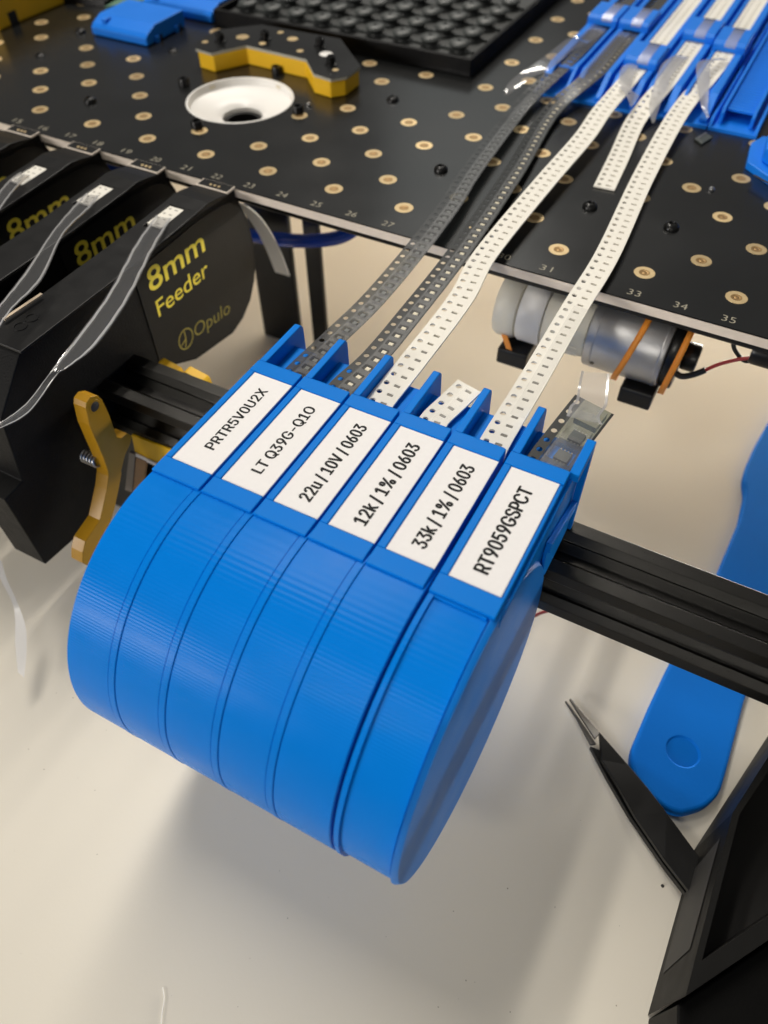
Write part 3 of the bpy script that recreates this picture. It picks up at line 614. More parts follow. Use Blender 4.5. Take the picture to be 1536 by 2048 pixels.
    if last:
        b = MB()
        b.box((76.8, 4.31, -2.6), (78.9, 15.7, -.25))
        b.prism([(15.75, -2.65), (14.1, -2.65), (14.1, -29.7), (15.75, -29.7)], 'x', 77.3, 78.9)
        b.prism([(14.05, -19), (14.05, -22), (-6, -15.5), (-6, -12.2)], 'x', 77.3, 78.7)
        b.prism([(14.05, -22.1), (14.05, -29.7), (-1.5, -29.7), (-5, -24), (-6, -15.6)], 'x', 77.2, 78.1)
        b.box((76.3, -4, -29.6), (77.19, 14.5, -2.7)); b.box((70, -24, -28), (77.1, -4.01, -4.7))
        b.build("side_wall", M_blue, f, bevel=.2)

# ================================================================== COMPONENT TAPES
def tape_sampler(knots):
    P = catmull(knots, 10)
    d = [0]
    for i in range(1, len(P)): d.append(d[-1]+(P[i]-P[i-1]).length)
    def f(s):
        s = max(0, min(s, d[-1]))
        lo, hi = 0, len(d)-1
        while hi-lo > 1:
            m = (lo+hi)//2
            if d[m] <= s: lo = m
            else: hi = m
        t = (s-d[lo])/max(1e-9, d[hi]-d[lo])
        p = P[lo].lerp(P[hi], t)
        a, c = P[max(lo-1, 0)], P[min(hi+1, len(P)-1)]
        tg = (c-a).normalized()
        xh = Vector((1, 0, 0)); nm = xh.cross(tg).normalized(); xh = tg.cross(nm)
        return p, xh, nm
    return f, d[-1]
def ringquads(b, F, s0, s1, u0, u1, hole, depth, closed=False):
    """rectangle s0..s1 x u0..u1 with a hole given as function(angle)->(ds,du); walls go down `depth`"""
    cs, cu = (s0+s1)/2, (u0+u1)/2
    hs, hu = (s1-s0)/2, (u1-u0)/2
    base = [math.atan2(q*hu, p*hs) % (2*math.pi) for p in (1, -1) for q in (1, -1)]
    angs = sorted(base+[2*math.pi*k/12 for k in range(12)])
    vs = []
    for a in angs:
        dx, dy = math.cos(a), math.sin(a)
        t = min(hs/abs(dx) if abs(dx) > 1e-9 else 1e9, hu/abs(dy) if abs(dy) > 1e-9 else 1e9)
        h = hole(a)
        vs += [F(cs+dx*t, cu+dy*t, 0), F(cs+h[0], cu+h[1], 0), F(cs+h[0], cu+h[1], depth)]
    m = len(angs); fs = []
    for i in range(m):
        j = (i+1) % m
        fs += [(3*i, 3*j, 3*j+1, 3*i+1), (3*i+1, 3*j+1, 3*j+2, 3*i+2)]
    if closed: fs.append(tuple(3*i+2 for i in range(m)))
    b.add(vs, fs)
def circ(r): return lambda a: (r*math.cos(a), r*math.sin(a))
def rect(hs, hu):
    def f(a):
        dx, dy = math.cos(a), math.sin(a)
        t = min(hs/abs(dx) if abs(dx) > 1e-9 else 1e9, hu/abs(dy) if abs(dy) > 1e-9 else 1e9)
        return (dx*t, dy*t)
    return f
PITCH = 3.39
def paper_tape(label, knots, group, nchip=9, width=6.78, film_to=None, pocket=(.44, .82), start=.2):
    f, L = tape_sampler(knots)
    base = Vector(knots[0])
    t = thing("component_tape", label, "component tape", base, group)
    def F(s, u, d):
        p, xh, nm = f(s); return p+xh*u-nm*d
    TH = .5
    b = MB(); bp = MB()
    n = int((L-start)/PITCH)
    for k in range(n):
        s0 = start+k*PITCH; s1 = s0+PITCH; sm = (s0+s1)/2
        ringquads(b, F, s0, s1, .25, 2.75, circ(.7), TH)
        ringquads(b, F, s0, s1, 2.75, 6.0, rect(*pocket), TH-.06)
        for (a, c) in ((0, .25), (6.0, width)):
            b.add([F(s0,a,0),F(sm,a,0),F(s1,a,0),F(s0,c,0),F(sm,c,0),F(s1,c,0)], [(0,1,4,3),(1,2,5,4)])
        # underside and edges
        ringq = [F(s0,0,TH),F(s1,0,TH),F(s0,.78,TH),F(s1,.78,TH),F(s0,2.2,TH),F(s1,2.2,TH),F(s0,width,TH),F(s1,width,TH),F(s0,0,0),F(s1,0,0),F(s0,width,0),F(s1,width,0)]
        b.add(ringq, [(0,1,3,2),(4,5,7,6),(0,1,9,8),(6,7,11,10)])
        q = PITCH/2-.62
        b.add([F(s0,.78,TH),F(s0+q,.78,TH),F(s0,2.2,TH),F(s0+q,2.2,TH),F(s1-q,.78,TH),F(s1,.78,TH),F(s1-q,2.2,TH),F(s1,2.2,TH)], [(0,1,3,2),(4,5,7,6)])
        hs, hu = pocket
        c0 = 4.375
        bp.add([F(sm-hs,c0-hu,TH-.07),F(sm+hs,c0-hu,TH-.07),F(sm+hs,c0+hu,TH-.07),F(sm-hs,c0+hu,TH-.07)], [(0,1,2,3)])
    sE = start+n*PITCH
    for s in (start, sE):
        b.add([F(s,0,0),F(s,width,0),F(s,width,TH),F(s,0,TH)], [(0,1,2,3)])
    strip = b.build("paper_strip", M_paper, t)
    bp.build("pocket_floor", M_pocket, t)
    for k in range(min(nchip, n)):
        sm = start+(k+.5)*PITCH
        c = MB(); hs, hu = pocket[0]*.8, pocket[1]*.88
        c.add([F(sm-hs,4.375-hu,.05),F(sm+hs,4.375-hu,.05),F(sm+hs,4.375+hu,.05),F(sm-hs,4.375+hu,.05),
               F(sm-hs,4.375-hu,.4),F(sm+hs,4.375-hu,.4),F(sm+hs,4.375+hu,.4),F(sm-hs,4.375+hu,.4)],
              [(0,1,2,3),(0,1,5,4),(1,2,6,5),(2,3,7,6),(3,0,4,7)])
        c.build("resistor" if nchip < 40 else "capacitor", M_chip, t)
    if film_to:
        fl = MB(); pts = [film_to[0]+(film_to[1]-film_to[0])*k/40 for k in range(41)]
        vs = []
        for s in pts: vs += [F(s, 2.9, -.06), F(s, 6.5, -.06)]
        fl.add(vs, [(2*k, 2*k+1, 2*k+3, 2*k+2) for k in range(40)], True)
        fl.build("cover_film", M_cfilm, t, fix=False)
    return t, F, L
def K(lst):                       # knots of a tape's left edge: (photo u, v, height)
    return [at(u, v, z) for (u, v, z) in lst]
GT = "component tapes running from the blue feeders"
k3 = [(26.9, -4, -3.0), (26.9, 4.6, -3.0)]
t3, F3, L3 = paper_tape("long white punched tape with a kink, from the feeder reading 22u / 10V",
    [Vector((26.7, 2, -2.9))]+K([(739,789,-2.9),(803,711,-2.2),(897,591,-1.2),(950,500,-1),(1068,360,-.6),(1148,270,0),(1185,218,1.0),(1235,160,1.7)])+[Vector((27.6,240,1.7)),Vector((27.6,330,1.7))],
    GT, nchip=8)
t5, F5, L5 = paper_tape("long white punched paper tape nearest the right, under a glossy film at its lower end",
    [Vector((55.9, 2, -2.9))]+K([(964,871,-2.9),(1042,747,-3.4),(1126,607,-3.0),(1193,500,-2),(1268,345,-1.8),(1343,215,.2)])+[Vector((52.9,228,1.7)),Vector((52.9,330,1.7))],
    GT, nchip=12, film_to=(16, 62))
t4, F4, L4 = paper_tape("short stub of white punched tape curling up out of the blue feeder",
    [Vector((40.6, 2, -2.9))]+K([(844,827,-2.9),(880,793,-2.7),(917,758,-2.1)])+[at(917,758,-2.1)+Vector((.2,.8,.1))], GT, nchip=5, film_to=(3, 20))
t4b, F4b, L4b = paper_tape("short white punched tape ending loose on the perforated plate between two longer white tapes",
    K([(1187,372,-4.3),(1218,310,-4.0),(1248,245,-3.0),(1280,200,-.6)])+[Vector((40.0,203,1.7)),Vector((40.1,240,1.7)),Vector((40.1,330,1.7))],
    GT, nchip=0, pocket=(.5, .85))

# plastic carrier tapes
def plastic_tape(label, knots, group, m, nled=0, width=6.78, led=None, bumps=False, pitch=PITCH):
    f, L = tape_sampler(knots)
    t = thing("component_tape", label, "component tape", Vector(knots[0]), group)
    def F(s, u, d):
        p, xh, nm = f(s); return p+xh*u-nm*d
    b = MB(); n = int(L/PITCH)
    for k in range(n):
        s0 = k*PITCH; s1 = s0+PITCH; sm = (s0+s1)/2
        ringquads(b, F, s0, s1, .2, 2.5, circ(.7), .12)
        b.add([F(s0,0,0),F(sm,0,0),F(s1,0,0),F(s0,.2,0),F(sm,.2,0),F(s1,.2,0)], [(0,1,4,3),(1,2,5,4)])
        ringquads(b, F, s0, s1, 2.5, width-.7, rect(.9, (width-3.2)*.36), .95 if not bumps else 1.0, closed=True)
        b.add([F(s0,width-.7,0),F(sm,width-.7,0),F(s1,width-.7,0),F(s0,width,0),F(sm,width,0),F(s1,width,0)], [(0,1,4,3),(1,2,5,4)])
    b.build("carrier_strip", m, t)
    fl = MB(); N = 120; vs = []
    for k in range(N+1):
        s = L*k/N; vs += [F(s, 2.55, -.08), F(s, width-.35, -.08)]
    fl.add(vs, [(2*k, 2*k+1, 2*k+3, 2*k+2) for k in range(N)], True)
    fl.build("cover_film", M_cfilm, t, fix=False)
    uc = (2.5+width-.7)/2
    for k in range(min(n, nled)):
        sm = (k+.5)*PITCH; hs, hu = led
        c = MB()
        c.add([F(sm-hs,uc-hu,.25),F(sm+hs,uc-hu,.25),F(sm+hs,uc+hu,.25),F(sm-hs,uc+hu,.25),
               F(sm-hs,uc-hu,.8),F(sm+hs,uc-hu,.8),F(sm+hs,uc+hu,.8),F(sm-hs,uc+hu,.8)],
              [(0,1,2,3),(0,1,5,4),(1,2,6,5),(2,3,7,6),(3,0,4,7)])
        c.build("led" if bumps is False else "chip", M_led if bumps is False else M_ic, t)
    return t, F, L
t2, F2, L2 = plastic_tape("dark carrier tape with a row of pale yellow dots seen through its film",
    [Vector((16.2, 2, -3))]+K([(665,760,-3.0),(725,706,-2.6),(792,628,-2.2),(895,500,-2),(1008,340,-2.4),(1088,215,-2.4)])+[Vector((14.6,205,1.2)),Vector((14.8,240,1.5)),Vector((14.8,330,1.5))],
    GT, M_ctape, nled=70, led=(.5, .6))
t1, F1, L1 = plastic_tape("smoky clear carrier tape with bumpy pockets, leftmost of the long tapes",
    [Vector((3.6, 2, -3))]+K([(579,729,-3.0),(652,661,-2.5),(725,591,-1.5),(811,492,-1),(879,405,-1),(918,345,-1.2),(983,260,-1.6),(1040,192,-2)])+[Vector((1.0,205,.8)),Vector((2.0,240,1.5)),Vector((2.0,330,1.5))],
    GT, M_carrier, nled=60, led=(.55, .55), bumps=True)
# wide short tape in the right feeder
f6, L6 = tape_sampler([Vector((66.6, 2, -3.2)), at(1052,915,-3.0), at(1102,850,-2.4), at(1150,790,-1.0), at(1168,768,.2)])
t6 = thing("component_tape", "short wide dark tape with large clear pockets and a curled film end", "component tape", (67, 2, -3), GT)
def F6(s, u, d):
    p, xh, nm = f6(s); return p+xh*u-nm*d
b = MB(); W6 = 10.1
n6 = int(L6/PITCH)
for k in range(n6):
    s0 = k*PITCH; s1 = s0+PITCH; sm = (s0+s1)/2
    ringquads(b, F6, s0, s1, .2, 2.5, circ(.7), .14)
    b.add([F6(s0,0,0),F6(sm,0,0),F6(s1,0,0),F6(s0,.2,0),F6(sm,.2,0),F6(s1,.2,0)], [(0,1,4,3),(1,2,5,4)])
    b.add([F6(s0,W6-.6,0),F6(sm,W6-.6,0),F6(s1,W6-.6,0),F6(s0,W6,0),F6(sm,W6,0),F6(s1,W6,0)], [(0,1,4,3),(1,2,5,4)])
b.build("carrier_edge", M_ctape, t6)
b = MB()
k = 0
while (k+1)*6.78 <= L6+.01:
    s0 = k*6.78; s1 = s0+6.78
    ringquads(b, F6, s0, s1, 2.5, W6-.6, rect(2.7, 2.8), 1.8, closed=True); k += 1
b.build("pocket_strip", film("clear_pockets", tint=(.42, .48, .45), haze=.05, gloss=.03, rough=.12), t6)
for kk in range(3):
    sm = 3.39+kk*6.78
    if kk < 3:
        c = MB(); c.add([F6(sm-1.5,4.7,.6),F6(sm+1.5,4.7,.6),F6(sm+1.5,7.9,.6),F6(sm-1.5,7.9,.6),F6(sm-1.5,4.7,1.5),F6(sm+1.5,4.7,1.5),F6(sm+1.5,7.9,1.5),F6(sm-1.5,7.9,1.5)],
              [(0,1,2,3),(0,1,5,4),(1,2,6,5),(2,3,7,6),(3,0,4,7)])
        ch = c.build("chip", M_ic, t6)
        g = MB()
        for q in range(4):
            for sg in (-1, 1):
                s = sm+sg*1.95; u = 5.0+q*.85
                g.add([F6(s-.3,u-.15,1.0),F6(s+.3,u-.15,1.0),F6(s+.3,u+.15,1.0),F6(s-.3,u+.15,1.0)], [(0,1,2,3)])
        g.build("chip_leads", M_steel, ch, fix=False)
fl = MB(); vs = []
pts = []
for k in range(14): pts.append((F6(1+k*1.5, 3.0, -.12), F6(1+k*1.5, 9.6, -.12)))
lastp = pts[-1]
crl = [(at(1133,832,1), at(1206,850,1)), (at(1140,812,3.0), at(1200,834,2.2)), (at(1152,800,4.5), at(1214,812,4)), (at(1156,775,6.5), at(1217,786,6.5)), (at(1163,742,10), at(1220,748,10))]
pts = [p for p in pts if p[0].y < crl[0][0].y-1]+crl
for p, q in pts: vs += [p, q]
nc = len(pts)-len(crl)
fl.add(vs, [(2*k, 2*k+1, 2*k+3, 2*k+2) for k in range(nc+1)], True)
fo = fl.build("cover_film", M_film, t6, fix=False)
fl = MB(); cl_ = catmull([p for p, q in crl], 6); cr_ = catmull([q for p, q in crl], 6); vs = []
for p, q in zip(cl_, cr_): vs += [p, q]
fl.add(vs, [(2*k, 2*k+1, 2*k+3, 2*k+2) for k in range(len(cl_)-1)], True)
fl.build("film_curl", film("curl_film", tint=(.93,.93,.95), haze=.2, gloss=.0, rough=.35), fo, fix=False)
for a0, a1 in ((.0, .09), (.9, .99)):
    fl = MB(); vs = []
    for p, q in zip(cl_, cr_): vs += [p.lerp(q, a0)+Vector((0,-.06,.06)), p.lerp(q, a1)+Vector((0,-.06,.06))]
    fl.add(vs, [(2*k, 2*k+1, 2*k+3, 2*k+2) for k in range(len(cl_)-1)], True)
    fl.build("glue_edge", film("curl_edge", haze=.5, gloss=.1), fo, fix=False)

# ================================================================== HOLDERS ON THE PLATE
hl = ["blue strip holder on the plate gripping the smoky clear tape, leftmost of the bank",
      "blue strip holder on the plate gripping the dark tape with pale dots",
      "blue strip holder on the plate with its clamp nearest the front",
      "blue strip holder on the plate gripping the loose-ended white tape",
      "blue strip holder next to the empty one, with white tape and folded film",
      "empty blue strip holder on the plate with a bare ribbed channel and open front slot"]
clampy = [243, 243, 208, 243, 238]
for i in range(6):
    x0 = -1+12.95*i; W = 12.5 if i < 5 else 16.6
    x1 = x0+W
    h = thing("strip_holder", hl[i], "strip holder", (x0+W/2, 260, ZB), "blue strip holders in a bank on the plate")
    b = MB(); b.box((x0, 186, ZB+.004), (x1, 345, ZB+1.1)); b.build("base_plate", M_blue2, h)
    if i < 5:
        tl = [2.6, 14.8, 27.6, 40.1, 52.9][i]
        prf = [(188, ZB+1.1), (188, -2.6), (191, -1.6), (199, 2.2), (345, 2.2), (345, ZB+1.1)]
        b = MB(); b.prism(prf, 'x', x0+.6, tl-.15)
        b.build("channel_wall", M_blue2, h, bevel=.3)
        b = MB(); b.prism(prf, 'x', tl+6.95, x1-.6)
        b.build("channel_wall", M_blue2, h, bevel=.3)
        b = MB(); b.box((tl-.14, 200, ZB+1.1), (tl+6.94, 345, .6)); b.build("channel_floor", M_blue2, h)
        cy = clampy[i]
        b = MB()
        b.prism([(cy, 1.9), (cy, 4.2), (cy+1.5, 5.2), (cy+17, 5.2), (cy+20, 3.2), (cy+20, 1.9)], 'x', x0+.2, x1-.2)
        b.box((x0-.05, cy+.2, ZB+1.2), (x0+.55, cy+19, 1.88)); b.box((x1-.55, cy+.2, ZB+1.2), (x1+.05, cy+19, 1.88))
        cl = b.build("clamp", M_blue2, h, bevel=.35)
        b = MB(); xm = tl+4.4
        ribbon(b, [(xm, cy-.15, 3.6), (xm, cy-.1, 4.35), (xm, cy+1.4, 5.35), (xm, cy+16.8, 5.38), (xm, cy+20.2, 3.3)], (2.1, 0, 0))
        b.build("film_strip", M_filmh, cl, fix=False)
    else:
        for a, c in ((x0+2.4, x0+3.6), (x1-3.8, x1-2.6)):
            b = MB(); b.prism([(190, ZB+1.1), (190, -.2), (192, 1.4), (345, 1.4), (345, ZB+1.1)], 'x', a, c); b.build("channel_wall", M_blue2, h, bevel=.25)
        b = MB(); b.box((x0+3.6, 194, -.8), (x1-3.8, 345, -.1))
        for q in range(60): b.box((x0+3.8, 196+q*2.4, -.1), (x1-4.0, 197.3+q*2.4, .12))
        b.build("ribbed_floor", M_blue2, h)
        for a, c in ((x0, x0+1.0), (x1-1.2, x1)):
            b = MB(); b.prism([(186.2, ZB+1.1), (189, -1.5), (345, -1.5), (345, ZB+1.1)], 'x', a, c); b.build("outer_rib", M_blue2, h, bevel=.2)

# peeled cover films lying over the tapes
def peel(label, edges, m=M_filmh, name="peeled_film"):
    L = [at(*e[0]) for e in edges]; Rr = [at(*e[1]) for e in edges]
    A, Bq = catmull(L, 6), catmull(Rr, 6)
    b = MB(); vs = []
    for k, (p, q) in enumerate(zip(A, Bq)):
        vs += [p, (p+q)/2+Vector((0, 0, .5*math.sin(k*.7))), q]
    n = len(A)
    b.add(vs, [f for k in range(n-1) for f in ((3*k,3*k+1,3*k+4,3*k+3),(3*k+1,3*k+2,3*k+5,3*k+4))], True)
    return tag(b.build(name, m, fix=False), label, "cover film", "peeled clear films near the strip holders")
peel("long clear film peeled off to the left, its pointed tip over bare plate",
     [((1185,48,2.2),(1212,58,2.2)), ((1160,72,4),(1188,80,3)), ((1138,76,6),(1150,98,5)), ((1080,120,5.5),(1105,135,5)), ((1020,163,2),(1060,158,2.5)), ((1009,193,-.5),(1014,192,-.5))], M_peel)
peel("clear film lying along the dark dotted tape with a blunt glossy end",
     [((1240,62,2.2),(1262,66,2.2)), ((1190,115,3),(1215,125,2.6)), ((1150,160,3.5),(1170,178,3.2)), ((1111,190,3),(1122,215,2.5))], M_peel)
peel("short milky film flap curling over the kinked white tape",
     [((1258,126,2.6),(1280,128,2.4)), ((1242,138,4.5),(1268,150,3.8)), ((1238,172,4),(1262,178,3.5)), ((1252,190,2),(1270,185,2)), ((1262,215,.5),(1279,192,.8))])
peel("milky film flap hanging over the loose-ended white tape",
     [((1350,110,2.4),(1378,114,2.4)), ((1325,128,5),(1345,150,4.4)), ((1308,170,4.5),(1335,178,4)), ((1298,215,3),(1322,205,3)), ((1304,246,.5),(1310,243,.5))])
peel("folded milky film standing up beside the empty holder",
     [((1440,118,2.4),(1466,120,2.4)), ((1397,124,7),(1425,124,6)), ((1394,160,5.5),(1420,160,5)), ((1402,210,3),(1416,214,3)), ((1412,232,1),(1419,234,1))])

# ================================================================== WHITE FUNNEL, AMBER BRACKET
fn = thing("white_funnel", "glossy white round funnel sunk into the perforated plate", "funnel", (bowl_c[0], bowl_c[1], ZB-14))
b = MB(); b.lathe([(20.2, -2.9), (20.2, .1), (19.4, .12), (18.9, -2.2), (16.5, -3.1), (12, -4.2), (9.2, -5.0), (7.6, -6.2), (7.2, -14)], (bowl_c[0], bowl_c[1], ZB), n=72, cap=False)
b.build("funnel_cup", M_white, fn)
b = MB(); b.lathe([(7.18, -13.9), (7.1, -7.4), (5.8, -7.6), (5.6, -13)], (bowl_c[0], bowl_c[1], ZB), n=48, cap=False)
b.lathe([(5.6, -12.2), (.01, -11.6)], (bowl_c[0], bowl_c[1], ZB), n=48)
b.build("lens", M_blacks, fn)
for a in (40, 75, 160, 215):
    ca, sa = math.cos(math.radians(a)), math.sin(math.radians(a))
    b = MB(); c = Vector((bowl_c[0]+18.95*ca, bowl_c[1]+18.95*sa, ZB-1.8)); tg = Vector((-sa, ca, 0))
    for q in (-.9, 0, .9):
        p = c+tg*q
        b.add([p+tg*-.28+Vector((0,0,-1.1)), p+tg*.28+Vector((0,0,-1.1)), p+tg*.28+Vector((-.0,0,1.1)), p+tg*-.28+Vector((0,0,1.1))], [(0,1,2,3)])
    b.build("led_pads", M_led, fn, fix=False)

ab = thing("amber_bracket", "angular amber block topped by a small black circuit board behind the white funnel", "bracket", (-97, 160, ZB))
P = [(-128,148.5),(-120,147.5),(-112.5,160),(-84.5,159),(-75,149),(-67,147.8),(-63,152.5),(-63,162.5),(-83,182),(-119,180.5),(-131.5,168),(-131.5,155)]
b = MB(); b.prism(P, 'z', ZB+.004, 1.0); b.build("amber_body", M_amber, ab, bevel=.5)
cx, cy = -97, 163
P2 = [(cx+(x-cx)*1.02, cy+(y-cy)*1.02) for x, y in P]
b = MB(); b.prism(P2, 'z', 1.02, 2.0); bd = b.build("circuit_board", mat("bracket_board_edge", (.42, .41, .34), .5), ab)
b = MB(); b.prism([(cx+(x-cx)*1.005, cy+(y-cy)*1.005) for x, y in P2], 'z', 2.01, 2.1); b.build("solder_mask", M_board, bd)
for (u, v) in [(440,76),(530,72),(640,86),(662,122)]:
    p = at(u, v, 3.2)
    b = MB(); b.lathe([(2.4, 0), (2.4, .4), (1.7, .6), (1.7, 2.6), (1.3, 3.0), (.9, 3.0), (.8, 2.2), (.01, 2.1)], (p.x, p.y, 2.11), n=20)
    b.build("screw", M_screw, ab)
for (u, v, r) in [(485,74,2.6),(410,84,1.3),(561,65,1.3),(525,87,1.4),(600,102,1.4),(585,78,2.2),(671,180-40,1.2)]:
    p = at(u, v, 2.1)
    b = MB(); b.lathe([(r, 0), (r*.98, .05)], (p.x, p.y, 2.105), n=24); b.build("gold_pad", M_gold, ab)
p = at(652, 108, 2.1); b = MB(); b.lathe([(2.6, 0), (2.5, .06)], (p.x, p.y, 2.105), n=28); b.build("white_dot", M_white, ab)

# ================================================================== BLACK PEG TRAY
tr = thing("peg_tray", "shallow black tray filled with rows of round pegs behind the amber bracket", "tray", (-89, 250, ZB))
b = MB(); b.box((-150, 188.6, ZB+.004), (-28.2, 345, -3.2))
b.box((-150, 188.6, -3.2), (-28.2, 190.4, 1.3)); b.box((-150, 190.4, -3.2), (-148, 345, 1.3)); b.box((-30.2, 190.4, -3.2), (-28.2, 345, 1.3))
b.build("tray_shell", M_black, tr, bevel=.3)
b = MB(); b.box((-148, 190.4, -3.19), (-30.2, 345, -1.4)); b.build("tray_floor", mat("tray_floor_grey", (.03, .033, .032), .5, noise=.3, nscale=200), tr)
M_peg = mat("peg_grey", (.045, .05, .048), .42, noise=.25, nscale=300)
pp = None; cnt = 0
for j in range(11):
    for i in range(9):
        x = -39.2-12.65*i; y = 201.5+13.4*j
        if not inframe((x, y, 1), 15) or cnt >= 100: continue
        cnt += 1
        if pp is None:
            b = MB(); b.lathe([(3.0, 0), (2.6, .8), (3.2, 1.7), (4.2, 2.3), (4.4, 2.9), (4.0, 3.5), (2.8, 3.9), (1.0, 3.95), (.7, 3.2), (.01, 3.1)], (x, y, -1.4), n=18)
            b.box((x-6.2, y-.8, -1.4), (x+6.2, y+.8, -.4))
            pp = b.build("peg", M_peg, tr); qx, qy = x, y
        else:
            c = pp.copy(); COL.objects.link(c); c.location = Vector(pp.location)+Vector((x-qx, y-qy, 0))*S

# ================================================================== SMALL BLUE CLIPS AND FAR BITS
def clip(name, label, x0, x1, y0, y1, zt, shift=(0,0)):
    t = thing(name, label, "printed clip", ((x0+x1)/2, (y0+y1)/2, ZB), "small blue printed clips on the plate")
    b = MB(); b.prism([(y0, ZB+.3), (y0, zt-3.5), (y0+1.5, zt-2.2), (y0+7, zt), (y1, zt), (y1, ZB+.3)], 'x', x0, x1)
    b.build("clip_body", M_blue2, t, bevel=.5)
    for q in (.2, .7):
        b = MB(); yy = y0+(y1-y0)*q; b.box((x1+.01, yy, ZB+.01), (x1+.9, yy+2.2, ZB+2.4)); b.build("foot_barb", M_blue2, t, bevel=.2)
        b = MB(); b.box((x1+.012, yy+2.6, ZB+.05), (x1+.2, yy+4.6, ZB+2.2)); b.build("slot", M_dark, t)
    b = MB(); b.box((x0+5, y0+2, zt-2.2), (x0+7.5, y0+6, zt-.2)); b.build("latch_tab", M_blue2, t, bevel=.3)
    return t
clip("plate_clip", "flat bright blue clip left of the amber bracket", -190.5, -160.5, 155.5, 181.5, 1.6)
clip("plate_clip", "blue clip cut by the top edge behind the flat one", -190, -152, 189, 215, 1.4)
# blue part at the right edge
t = thing("plate_fixture", "blue printed fixture cut off by the right edge of the photo", "printed fixture", (95, 170, ZB))
pf = [at(1490,338,ZB), at(1498,300,ZB), at(1520,287,ZB), at(1580,290,ZB), at(1640,420,ZB), at(1545,378,ZB)]
b = MB(); b.prism([(p.x, p.y) for p in pf], 'z', ZB+.01, ZB+2.5); b.build("fixture_base", M_blue2, t, bevel=.3)
b = MB(); b.prism([(p.x*.75+.25*97, p.y*.75+.25*170) for p in pf], 'z', ZB+2.5, ZB+7); b.build("fixture_tower", M_blue2, t, bevel=.6)
b = MB(); q0, q1 = at(1508,350,ZB+2.6), at(1540,368,ZB+2.6)
dr = (q1-q0).normalized(); nv = Vector((-dr.y, dr.x, 0))*.5
b.add([q0-nv, q1-nv, q1+nv, q0+nv], [(0,1,2,3)]); b.build("slot", M_dark, t, fix=False)
# amber block at top left, green card, dark strip
t = thing("amber_block", "amber plastic block cut off in the top left corner of the plate", "block", (-250, 180, ZB))
p0, p1 = at(0, 62, ZB), at(50, 40, ZB)
b = MB(); b.prism([(p0.x-40, p0.y-10), (p0.x, p0.y), (p1.x, p1.y), (p1.x+2, p1.y+40), (p0.x-40, p0.y+50)], 'z', ZB+.01, ZB+13); b.build("block_body", M_amber, t, bevel=.6)
b = MB(); m0 = at(22, 52, ZB); m1 = at(38, 45, ZB)
dv = (m1-m0).normalized(); nv = Vector((dv.y, -dv.x, 0))*.15
b.add([m0+nv, m1+nv, m1+nv+Vector((0,0,5)), m0+nv+Vector((0,0,5))], [(0,1,2,3)]); b.build("notch", M_dark, t, fix=False)
p0, p1 = at(210, 22, ZB), at(262, -2, ZB)
b = MB(); b.prism([(p0.x, p0.y), (p1.x+10, p1.y-2), (p1.x+10, p1.y+40), (p0.x-6, p0.y+40)], 'z', ZB+.01, ZB+1.6)
tag(b.build("green_card", M_green, bevel=.2), "corner of a pale green circuit card at the top edge", "circuit card")
p0 = at(55, 0, ZB); p1 = at(205, 18, ZB)
b = MB(); b.prism([(p0.x, p0.y+.0), (p1.x, p1.y+2), (p1.x, p1.y+60), (p0.x, p0.y+60)], 'z', ZB+.01, ZB+2.6)
tag(b.build("rear_panel", M_blacks, bevel=.2), "dark panel at the back of the plate beside the green card", "panel")
# loose IC and beads on the plate
t = thing("loose_chip", "tiny black chip with bright legs lying on the plate in front of the blue holders", "chip", (65, 176, ZB))
b = MB(); a0, a1, a2 = at(1388,281,ZB), at(1403,292,ZB), at(1424,279,ZB); a3 = a0+a2-a1
b.prism([(a0.x,a0.y),(a1.x,a1.y),(a2.x,a2.y),(a3.x,a3.y)], 'z', ZB+.01, ZB+.8); b.build("package", M_ic, t, bevel=.2)
b = MB()
for q in range(4):
    p = a0.lerp(a3, .2+.2*q)*.75+a1.lerp(a2, .2+.2*q)*.25
    b.box((p.x-.25, p.y-.1, ZB+.81), (p.x+.25, p.y+1.3, ZB+.95))
b.build("legs", M_steel, t)
for (u, v, lb) in [(1423,380,"small shiny bead on the plate between two gold rings at right"),(617,211,"small shiny bead on the plate beside the funnel")]:
    p = at(u, v, ZB); b = MB(); b.lathe([(.9, 0), (1.0, .4), (.6, .9), (.01, 1.0)], (p.x, p.y, ZB+.006), n=16)
    tag(b.build("solder_bead", M_steel), lb, "bead")

